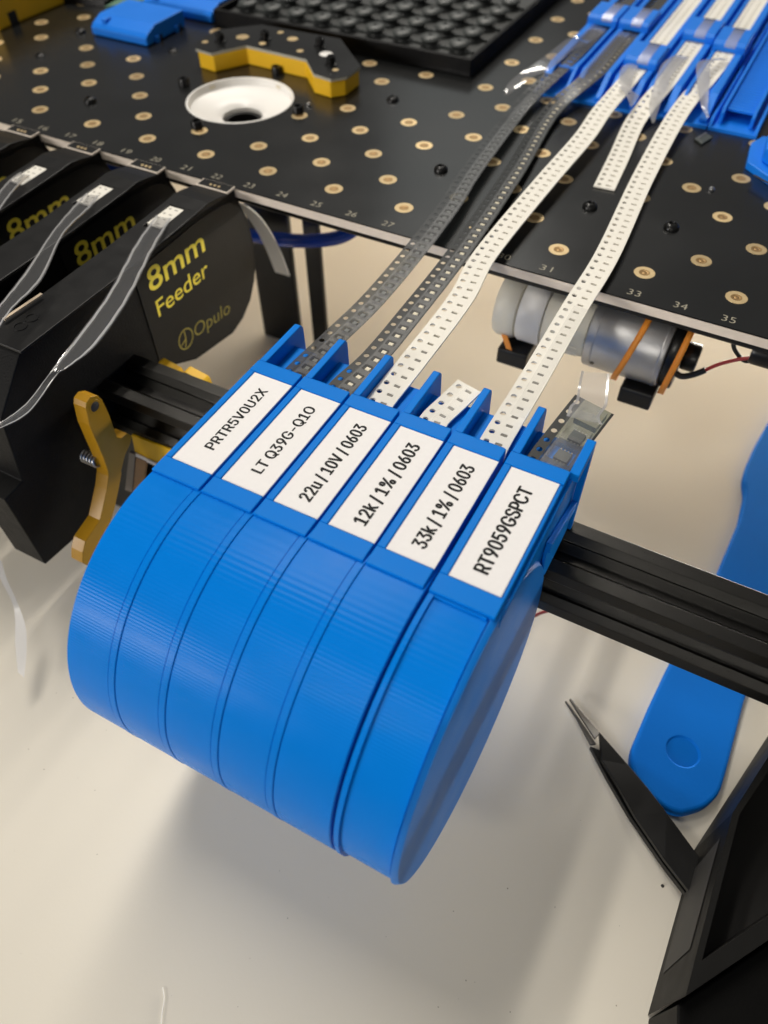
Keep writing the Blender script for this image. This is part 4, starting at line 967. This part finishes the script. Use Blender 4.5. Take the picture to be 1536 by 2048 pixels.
# ================================================================== BLACK 8MM FEEDERS
PROF = [(76.0,-5.2),(77.3,-9.5),(79.3,-14),(81,-20),(81.8,-27),(81.4,-34),(79.3,-41),(75.2,-47),(69.5,-51),(62.6,-53),(42,-50),(27,-42.5),(14,-32),(3,-47.5),(-23,-71),(-39.4,-69.4),(-40,-38.5),(-33,-38),(-30,-17),(-17.5,-5),(32,-5.2),(52,-4.6),(62,-4.2),(70,-5.2)]
def black_feeder(xr, label):
    x0 = xr-13.0
    t = thing("tape_cartridge", label, "tape cartridge", (xr-6.5, 20, -71), "black tape cartridges docked on the plate edge")
    b = MB(); b.prism(PROF, 'x', x0, xr-.25); b.build("cartridge_body", M_black, t, bevel=.35)
    # top cover plate, with a sunken window
    b = MB()
    top = [(-17,-4.3),(32,-4.4),(43.6,-4.0),(43.6,-4.9),(32,-5.3),(-17.2,-5.1)]
    b.prism(top, 'x', x0+.1, xr+.15)
    top2 = [(57,-3.6),(62.5,-3.2),(67,-3.9),(71.6,-5.0),(71.6,-5.6),(57,-4.6)]
    b.prism(top2, 'x', x0+.1, xr+.15)
    side_l = [(43.6,-4.0),(57,-3.6),(57,-4.6),(43.6,-4.9)]
    b.prism(side_l, 'x', x0+.1, x0+2.6); b.prism(side_l, 'x', xr-4.6, xr+.15)
    cv = b.build("top_cover", M_cover, t, bevel=.2)
    b = MB(); ribs = []
    for q in (0, 3.6):
        b.lathe([(1.9, 0), (1.85, .18), (1.5, .18), (1.45, 0)], (x0+5.5, -9.5+q*1.15, -4.3), n=28, cap=False)
    b.build("embossed_mark", M_cover, cv)
    b = MB(); b.box((x0+2.7, 45.6, -4.7), (xr-4.7, 56.6, -4.0))
    pw = b.build("exposed_tape", M_paper, t)
    b = MB()
    for q in range(4):
        b.lathe([(.45, 0), (.44, .02)], (x0+3.9, 46.5+q*2.9, -3.99), n=12); b.box((x0+5.6, 46.3+q*2.9, -3.99), (x0+6.7, 46.8+q*2.9, -3.975))
    b.build("tape_holes", M_pocket, pw)
    # contact board at the front
    b = MB(); b.box((x0+.4, 72.4, -5.5), (xr-.2, 76.9, -4.85)); cb = b.build("contact_board", M_fr4, t, bevel=.1)
    b = MB(); b.box((x0+.8, 72.8, -4.849), (xr-.6, 76.7, -4.80)); b.build("solder_mask", M_board, cb)
    b = MB()
    for q in range(3): b.lathe([(.5, 0), (.45, .12)], (x0+5+q*1.6, 74.4, -4.8), n=14)
    b.build("contacts", M_gold, cb)
    # printed side panel
    pan = [(25.6,-7.0),(56,-6.2),(68,-6.9),(73.2,-8.6),(77,-12),(79.6,-19),(80.6,-27),(80.2,-34),(78.1,-40.5),(74.2,-46),(68.8,-49.9),(62.4,-51.8),(42,-49),(26,-41)]
    b = MB(); b.prism(pan, 'x', xr-.249, xr); pn = b.build("side_panel", M_panel, t)
    text("lettering", "8mm", (xr+.03, 30.0, -16.0), (0, 1, -.02), (0, 0.03, 1), 27.0, 7.4, M_yel, pn, .012)
    text("lettering", "Feeder", (xr+.03, 30.6, -25.0), (0, 1, 0), (0, 0.03, 1), 25.6, 5.6, M_yel, pn, .004)
    text("lettering", "Opulo", (xr+.03, 43.5, -41.8), (0, .992, -.12), (0, .15, .99), 19.5, 5.0, M_yeld, pn, -.012)
    b = MB()
    cyy, czz, r = 39.3, -39.3, 3.7
    n = 36
    vs = []
    for k in range(n):
        a = 2*math.pi*k/n
        for rr in (r, r-.45): vs.append((xr+.03, cyy+rr*math.cos(a), czz+rr*math.sin(a)))
    b.add(vs, [(2*k, 2*k+1, (2*k+3) % (2*n), (2*k+2) % (2*n)) for k in range(n)])
    for a in (90, 200, 250):
        ca, sa = math.cos(math.radians(a)), math.sin(math.radians(a)); q = .22
        b.add([(xr+.03, cyy-sa*q, czz+ca*q), (xr+.03, cyy+sa*q, czz-ca*q), (xr+.03, cyy+sa*q+ca*3, czz-ca*q+sa*3), (xr+.03, cyy-sa*q+ca*3, czz+ca*q+sa*3)], [(0,1,2,3)])
    b.build("round_emblem", M_yeld, pn, fix=False)
    return t
fa = black_feeder(-60.5, "front black tape cartridge, its whole yellow-lettered side panel in view")
dl = ["second black tape cartridge from the right, its yellow figures half hidden by the front one",
      "third black tape cartridge from the right, behind two others", "black tape cartridge at the left edge of the photo, only its rear end in view"]
for k in range(3):
    c = copy_tree(fa, (-28.1*(k+1), 0, 0)); c["label"] = dl[k]
# cover films peeled back from the cartridges
def longfilm(label, L, Rr, zs, mtl=M_tail):
    A = catmull([at(*p, z) for p, z in zip(L, zs)], 8); Bq = catmull([at(*p, z) for p, z in zip(Rr, zs)], 8)
    b = MB(); vs = []
    e = MB(); ve = []
    for k, (p, q) in enumerate(zip(A, Bq)):
        d = (q-p); up = Vector((0, 0, .22))
        vs += [p+up, p.lerp(q, .14), p.lerp(q, .86), q+up]
    n = len(A)
    b.add(vs, [f for k in range(n-1) for f in ((4*k,4*k+1,4*k+5,4*k+4),(4*k+1,4*k+2,4*k+6,4*k+5),(4*k+2,4*k+3,4*k+7,4*k+6))], True)
    o = b.build("film_tail", mtl, fix=False)
    tag(o, label, "cover film", "clear film tails from the black cartridges")
    # milky glued edges
    for a0, a1 in ((.06, .17), (.83, .94)):
        b = MB(); vs = []
        for k, (p, q) in enumerate(zip(A, Bq)):
            j = .012*math.sin(k*1.9)+.01*math.sin(k*4.1)
            vs += [p.lerp(q, a0+j)+Vector((0,0,.3)), p.lerp(q, a1+j)+Vector((0,0,.3))]
        b.add(vs, [(2*k, 2*k+1, 2*k+3, 2*k+2) for k in range(n-1)], True)
        b.build("glue_edge", M_glue, o, fix=False)
    return o
M_glue = film("glue_edge", haze=.75, gloss=.15, rough=.3)
longfilm("long clear film hanging from the front black cartridge, narrowing to the left edge",
  [(312,432),(270,490),(215,590),(150,680),(108,735),(90,760),(50,810),(-6,852)],
  [(344,438),(308,500),(258,600),(195,690),(140,735),(115,752),(58,828),(-6,862)], [-3.4,-1.5,.5,1,1,0,-3,-6])
longfilm("clear film from the second black cartridge, crossing the front one's cover",
  [(172,388),(150,410),(104,465),(50,545),(0,610),(-30,650)],
  [(200,392),(180,418),(128,470),(85,560),(28,618),(-5,665)], [-3.4,-2,0,2,3,3])
longfilm("clear film from the third black cartridge at the left edge",
  [(40,346),(20,360),(0,382),(-25,415)], [(62,352),(45,366),(22,392),(-5,430)], [-3.4,-2,-.5,0])
# dangling film end at lower left
A = [(-12,1130),(4,1165),(24,1205),(30,1240),(30,1290),(36,1345)]; Bq = [(2,1120),(14,1160),(32,1200),(50,1250),(53,1300),(48,1356)]
b = MB(); vs = []
pa = catmull([at(*p, -70-i*3) for i, p in enumerate(A)], 8); pb = catmull([at(*p, -70-i*3) for i, p in enumerate(Bq)], 8)
for p, q in zip(pa, pb): vs += [p, q]
b.add(vs, [(2*k, 2*k+1, 2*k+3, 2*k+2) for k in range(len(pa)-1)], True)
tag(b.build("film_end", film("milky_film", haze=.85, gloss=.02, rough=.3), fix=False), "twisted milky film end dangling over the table at the left edge", "cover film")
# paper tape tail of the front cartridge
A = [atx(u, v, -60.8) for u, v in [(474,404),(500,415),(530,445),(558,495),(580,551)]]
b = MB(); pa = catmull(A, 8); vs = []
for k, p in enumerate(pa): vs += [p+Vector((-6.6,0,0)), p, p+Vector((-6.6,-.35,-.35)), p+Vector((0,-.35,-.35))]
b.add(vs, [f for k in range(len(pa)-1) for f in ((4*k,4*k+1,4*k+5,4*k+4),(4*k+2,4*k+3,4*k+7,4*k+6),(4*k+1,4*k+3,4*k+7,4*k+5),(4*k,4*k+2,4*k+6,4*k+4))], True)
n = len(pa)-1; b.f.append((4*n,4*n+1,4*n+3,4*n+2)); b.sm.append(False)
tail = b.build("tape_tail", M_paper)
tag(tail, "curved end of white paper tape hanging out behind the front black cartridge", "paper tape")
# thin tan strip on the cover
a0, a1 = at(8,641,-3.4), at(84,590,-3.4)
b = MB(); dv = (a1-a0).normalized(); nv = Vector((-dv.y, dv.x, 0))*.45
b.add([a0-nv, a1-nv, a1+nv, a0+nv, a0-nv+Vector((0,0,.5)), a1-nv+Vector((0,0,.5)), a1+nv+Vector((0,0,.5)), a0+nv+Vector((0,0,.5))], [(0,1,2,3),(4,5,6,7),(0,1,5,4),(1,2,6,5),(2,3,7,6),(3,0,4,7)])
tag(b.build("tan_sliver", M_ruler), "thin tan sliver lying on the near end of the front cartridge cover", "paper sliver")

# ================================================================== LEVER, SPRING, CONNECTOR
lv = thing("release_lever", "mustard plastic lever with a round hole standing left of the blue drums", "lever", (-47, -20, -62))
XL = -47
z4c = lambda a, c: (a*.1953, 700+c*.1953)
z5c = lambda a, c: (a*.2246, 940+c*.2246)
out = [z4c(*q) for q in [(880,600),(885,540),(930,480),(1000,468),(1045,510),(1120,670),(1200,895),(1240,905),(1300,855),(1350,880),(1335,960),(1280,1080),(1240,1250)]]+[z5c(*q) for q in [(1085,20),(1060,160),(1020,350),(960,540),(880,700),(790,860),(735,830),(735,740),(760,640),(890,450),(950,180),(965,60)]]+[z4c(*q) for q in [(1105,1240),(1060,1110),(1000,970),(920,780)]]
pts = [atx(u, v, XL) for u, v in out]
b = MB(); b.prism([(p.y, p.z) for p in pts], 'x', XL-4.5, XL)
b.build("lever_arm", M_lever, lv, bevel=.6, seg=3)
h = atx(*z4c(970, 580), XL)
b = MB(); b.lathe([(1.5, 0), (1.45, .03)], (XL+.02, h.y, h.z), 'x', n=24); b.build("pivot_hole", M_dark, lv)
b = MB(); b.lathe([(2.0, 0.01), (1.95, .06), (1.5, .06)], (XL+.02, h.y, h.z), 'x', n=24, cap=False); b.build("hole_rim", M_lever, lv)
c0 = atx(183, 922, -52)
b = MB(); pts = []
for k in range(90):
    a = k/90*2*math.pi*5
    pts.append(c0+Vector((-3.4+5.5*k/90, 1.6*math.cos(a)+.6, 1.6*math.sin(a))))
b.tube(pts, .4, 8)
tag(b.build("coil_spring", M_steel), "small steel coil spring pressed against the mustard lever", "spring")
cn = thing("slot_connector", "brown connector in an amber bracket tucked behind the left blue feeder", "connector", (-26, 0, -60))
def quad3(b, q, y, th):
    P = []
    for u, v in q:
        d = ray(u, v); s = (y-CC[1])/d[1]; P.append(Vector(CC)+d*s)
    b.add(P+[p+Vector((0, th, 0)) for p in P], [(0,1,2,3),(4,5,6,7),(0,1,5,4),(1,2,6,5),(2,3,7,6),(3,0,4,7)])
b = MB(); quad3(b, [(262,870),(345,902),(330,940),(270,908)], 0.0, 1.5); b.build("amber_bar", M_amber, cn, bevel=.2)
b = MB(); quad3(b, [(270,908),(325,934),(324,939),(269,913)], -.6, .5); b.build("board_edge", M_white, cn)
b = MB(); quad3(b, [(272,915),(292,924),(284,990),(266,985)], -.8, 1); b.build("connector_block", M_conn, cn)
b = MB(); quad3(b, [(258,905),(270,910),(264,985),(250,980)], -.9, 1); b.build("clear_latch", mat("clear_grey", (.2, .17, .14), .2), cn)
b = MB(); quad3(b, [(232,858),(345,905),(340,1040),(205,1100)], 2.2, 1); b.build("backing", M_blacks, cn)
# amber foot tips seen behind the rail
for (u, v, lb) in [(338,738,"amber peg poking up behind the black rail, further left"),(392,755,"amber peg poking up behind the rail next to the blue feeder")]:
    d = ray(u, v); s = (22-CC[1])/d[1]; p = Vector(CC)+d*s
    b = MB(); b.prism(rounded([(p.x-4.2, p.z-2.2), (p.x+4.2, p.z-3.2), (p.x+3.8, p.z+.4), (p.x-3.8, p.z+1.8)], 1.2), 'y', p.y-1, p.y+2)
    tag(b.build("amber_peg", M_amber), lb, "peg", "amber pegs behind the rail")

# ================================================================== PUMP MOTOR UNDER THE PLATE
mo = thing("pump_motor", "silver and white cylindrical pump motor strapped under the plate with orange bands", "motor", (58, 88, -42))
MC = (0, 90.0, -27.0)
def cyl(name, x0, x1, r, m, be=.6):
    b = MB(); b.lathe([(r-be*1.5, x0), (r-be*.4, x0+be*.3), (r, x0+be), (r, x1-be), (r-be*.4, x1-be*.3), (r-be*1.5, x1)], MC, 'x', n=48)
    return b.build(name, m, mo)
cyl("white_cap", 29, 36.8, 10.2, M_cream, 1.6); cyl("pump_collar", 36.9, 45, 10.0, M_white, .8); cyl("pump_head", 45.1, 59, 9.4, M_cream)
cyl("motor_can", 59.1, 82.5, 11.2, M_nickel, .8); cyl("motor_end_cap", 82.6, 86.5, 10.6, M_blacks); cyl("shaft_boss", 86.6, 91, 4.2, M_blacks)
for xx in (61.5, 80.6):
    b = MB(); b.lathe([(11.22, xx), (11.32, xx+.1), (11.32, xx+.5), (11.22, xx+.6)], MC, 'x', n=48, cap=False); b.build("can_seam", M_nickel, mo)
for xx, a in ((62.8, 205), (79.2, 250), (62.8, 255)):
    a = math.radians(a); c = Vector((xx, MC[1]+11.0*math.cos(a), MC[2]+11.0*math.sin(a))); nn = Vector((0, math.cos(a), math.sin(a)))
    b = MB(); b.tube([c, c+nn*.45], [.75, .6], 12); b.build("rivet", M_dsteel, mo)
for q in range(5):
    a = math.radians(195+q*22); c = Vector((46.5, MC[1]+9.45*math.cos(a), MC[2]+9.45*math.sin(a)))
    b = MB(); b.tube([c, c+Vector((10.5, 0, 0))], .35, 8); b.build("moulded_rib", M_cream, mo)
def band(x, tilt, r=11.6):
    b = MB(); n = 48; vs = []
    for k in range(n):
        a = 2*math.pi*k/n
        rr = r if a < math.pi else r+ (3.4*math.exp(-((a-1.5*math.pi)/.5)**2))
        y, z = MC[1]+rr*math.cos(a), MC[2]+rr*math.sin(a)
        xx = x+tilt*math.sin(a)
        vs += [(xx-.9, y, z), (xx+.9, y, z)]
    b.add(vs, [(2*k, 2*k+1, (2*k+3) % (2*n), (2*k+2) % (2*n)) for k in range(n)], True)
    o = b.build("rubber_band", M_rubber, mo); s = o.modifiers.new("thick", 'SOLIDIFY'); s.thickness = .4*S
band(72, 2.6); band(85.4, 1.2, 11.4)
b = MB(); b.add([(33,MC[1]-9,MC[2]-5.5),(35,MC[1]-9,MC[2]-5.5),(38.5,MC[1]-10.5,-38),(36.5,MC[1]-10.5,-38),(33,MC[1]-8.4,MC[2]-5.9),(35,MC[1]-8.4,MC[2]-5.9),(38.5,MC[1]-9.9,-38.4),(36.5,MC[1]-9.9,-38.4)],[(0,1,2,3),(4,5,6,7),(0,1,5,4),(1,2,6,5),(2,3,7,6),(3,0,4,7)])
b.build('rubber_band', M_rubber, mo)
for xx in (38, 78):
    b = MB(); b.prism(rounded([(MC[1]-11, -42.5), (MC[1]-11, -36.5), (MC[1]+4, -36.5), (MC[1]+4, -42.5)], 1.2), 'x', xx-5, xx+5); b.build("rubber_foot", M_blacks, mo, bevel=.5)
# wires
def wire(name, label, pts, r, m, cat="wire", group=None):
    b = MB(); b.tube(catmull(pts, 10), r, 10); return tag(b.build(name, m), label, cat, group)
def aty(u, v, y):
    d = ray(u, v); s = (y-CC[1])/d[1]; return Vector(CC)+d*s
wire("red_wire", "red lead curving right from the silver motor", [aty(1408,742,84), aty(1440,728,84), aty(1490,717,84), aty(1560,714,84)], .55, M_red, "wire", "motor leads")
wire("black_wire", "black sleeved lead leaving the end of the silver motor", [aty(1340,735,84), aty(1360,752,83.5), aty(1385,750,83.5), aty(1412,740,84)], .9, M_wire, "wire", "motor leads")
wire("black_wire", "thin black lead looping below the plate at right", [aty(1465,672,86), aty(1470,700,85), aty(1490,722,85), aty(1515,716,85), aty(1560,700,85)], .6, M_wire, "wire", "motor leads")
b = MB(); b.lathe([(3.4, -4), (3.8, -3), (3.8, 5)], tuple(aty(1535,708,86)), 'x', n=20)
tag(b.build("cable_gland", M_blacks), "black round cable end at the right edge under the plate", "cable end")
wire("red_wire", "bit of red lead showing behind the round side face of the blue feeder", [aty(1070,1232,22), aty(1082,1226,22), aty(1096,1222,22), aty(1108,1216,23)], .5, M_red, "wire")
b = MB(); b.tube(catmull([aty(100,262,101), aty(210,325,101), aty(340,400,101), aty(430,450,101), aty(500,470,102), aty(560,479,102), aty(620,482,103), aty(680,474,106), aty(730,445,113)], 12), 2.5, 16)
tag(b.build("blue_hose", M_hose), "dark blue hose curving beneath the front edge of the plate", "hose")

# ================================================================== TOOLS ON THE TABLE
tl = thing("blue_tool", "large rounded blue plastic tool lying on the table under the right end of the rail", "hand tool", (130, 60, ZT))
zt_ = ZT+4.5
out = [(1262,1500),(1300,1410),(1337,1331),(1436,1145),(1480,1040),(1492,985),(1488,955),(1496,925),(1513,886),(1540,838),(1580,790),(1680,800),(1680,1050),(1560,1225),(1515,1330),(1490,1398),(1454,1540),(1440,1588),(1412,1614),(1366,1627),(1331,1616),(1290,1585),(1262,1540)]
P = [at(u, v, zt_) for u, v in out]
b = MB(); b.prism(rounded([(p.x, p.y) for p in P], 2.5, 4), 'z', ZT+.01, zt_)
body = b.build("tool_body", M_tool, tl, bevel=1.0, seg=3, ang=50)
p = at(1366, 1503, zt_)
b = MB(); b.lathe([(4.3, -.55), (5.3, .6)], (p.x, p.y, zt_), n=48); cut = b.build("cutter", M_tool, tl)
mb = body.modifiers.new("dish", 'BOOLEAN'); mb.operation = 'DIFFERENCE'; mb.object = cut; mb.solver = 'EXACT'
bpy.context.view_layer.update()
me = bpy.data.meshes.new_from_object(body.evaluated_get(bpy.context.evaluated_depsgraph_get()))
body.modifiers.clear(); body.data = me
bpy.data.objects.remove(cut)
tw = thing("tweezers", "black tweezers with thin steel tips lying on the table, tips pointing at the rail", "tweezers", (120, -15, ZT))
def arm(L, Rr, z0, th, name, m):
    n = len(L); vs = []
    for (a, c, zz) in zip(L, Rr, z0):
        for d in (zz, zz-th):
            p, q = at(*a, zz), at(*c, zz)
            vs += [Vector((p.x, p.y, d)), Vector((q.x, q.y, d))]
    fs = []
    for k in range(n-1):
        o = 4*k
        fs += [(o,o+1,o+5,o+4),(o+2,o+3,o+7,o+6),(o,o+2,o+6,o+4),(o+1,o+3,o+7,o+5)]
    fs += [(0,1,3,2), (4*n-4,4*n-3,4*n-1,4*n-2)]
    b = MB(); b.add(vs, fs); return b.build(name, m, tw, bevel=.15)
zz = ZT+6
arm([(1203,1520),(1235,1570),(1270,1632),(1330,1720),(1392,1800)], [(1199,1464),(1256,1529),(1295,1575),(1332,1623),(1418,1740)], [ZT+4.2,ZT+5.2,ZT+6.2,ZT+7.2,ZT+8.2], 1.6, "tweezer_arm", M_tweez)
arm([(1181,1492),(1215,1556),(1258,1630),(1328,1731),(1382,1801)], [(1200,1500),(1232,1560),(1275,1625),(1340,1715),(1400,1790)], [ZT+2.4,ZT+2.8,ZT+3.2,ZT+4,ZT+5], 2.2, "tweezer_arm", M_tweez)
arm([(1139,1398),(1160,1432),(1190,1478)], [(1142,1396),(1170,1430),(1201,1466)], [ZT+2,ZT+3,ZT+4.1], .8, "tweezer_tip", M_dsteel)
arm([(1130,1402),(1152,1436),(1181,1490)], [(1133,1401),(1162,1440),(1193,1488)], [ZT+1,ZT+1.5,ZT+2.3], .8, "tweezer_tip", M_dsteel)

# black stand at lower right: open box of walls with a rim
st = thing("machine_foot", "black open box-shaped machine foot at the lower right corner", "machine foot", (150, -30, ZT))
ZR = -65
fp = [(137.0, -19), (136.6, -60.8), (170, -13), (215, 50), (215, 80), (150, 30)]
inn = [(138.5, -18.5), (138.0, -52.8), (168, -9.5), (205, 48), (200, 70), (152, 28)]
n = len(fp)
b = MB()
b.add([(x, y, ZR) for x, y in fp]+[(x, y, ZR) for x, y in inn], [(k, (k+1) % n, n+(k+1) % n, n+k) for k in range(n)])
b.build("rim", M_rim, st)
b = MB()
b.add([(x, y, ZR-.02) for x, y in fp]+[(x, y, ZT+.01) for x, y in fp], [(k, (k+1) % n, n+(k+1) % n, n+k) for k in range(n)])
b.build("outer_wall", M_stand, st)
b = MB()
b.add([(x, y, ZR-.02) for x, y in inn]+[(x, y, ZT+2) for x, y in inn], [(k, (k+1) % n, n+(k+1) % n, n+k) for k in range(n)])
b.f.append(tuple(range(n, 2*n))); b.sm.append(False)
b.build("inner_well", M_dark, st)
b = MB(); b.add([(136.80,-24,ZR-5),(136.55,-50,ZR-6),(136.55,-52,ZT+4),(136.78,-27,ZT+4)], [(0,1,2,3)]); b.build("side_recess", M_dark, st, fix=False)
# apron in front of the box
b = MB(); e = [(136.9,-61.6), (170.4,-13.8), (215,50), (235,20), (190,-60), (140,-74)]
b.prism(e, 'z', ZT+.01, ZR-6); b.build("front_apron", M_stand, st, bevel=.4)

# dust on the table
b = MB(); rd = random.Random(3)
for k in range(70):
    x, y = rd.uniform(-60, 135), rd.uniform(-130, -5); r = rd.uniform(.07, .2)
    n = rd.randint(5, 7); a0 = rd.random()*6
    vs = [(x+r*rd.uniform(.5, 1.3)*math.cos(a0+2*math.pi*q/n), y+r*rd.uniform(.5, 1.3)*math.sin(a0+2*math.pi*q/n), ZT+.008) for q in range(n)]+[(x, y, ZT+r*.7)]
    b.add(vs, [(q, (q+1) % n, n) for q in range(n)])
tag(b.build("table_dust", mat("dust", (.30, .26, .20), .8), fix=False), "fine specks of dust scattered on the white table", "dust", kind="stuff")
# specks on the table
p = at(1325, 1772, ZT); b = MB(); b.lathe([(.45, 0), (.35, .3), (.01, .4)], (p.x, p.y, ZT+.01), n=10)
tag(b.build("dark_speck", M_dark), "tiny dark speck on the white table near the tweezers", "speck")
b = MB(); b.tube(catmull([at(*q, ZT+.2) for q in [(325,1975),(328,2000),(324,2025),(322,2052)]], 6), .12, 6)
tag(b.build("white_fibre", M_white), "fine white fibre lying on the table at the bottom edge", "fibre")
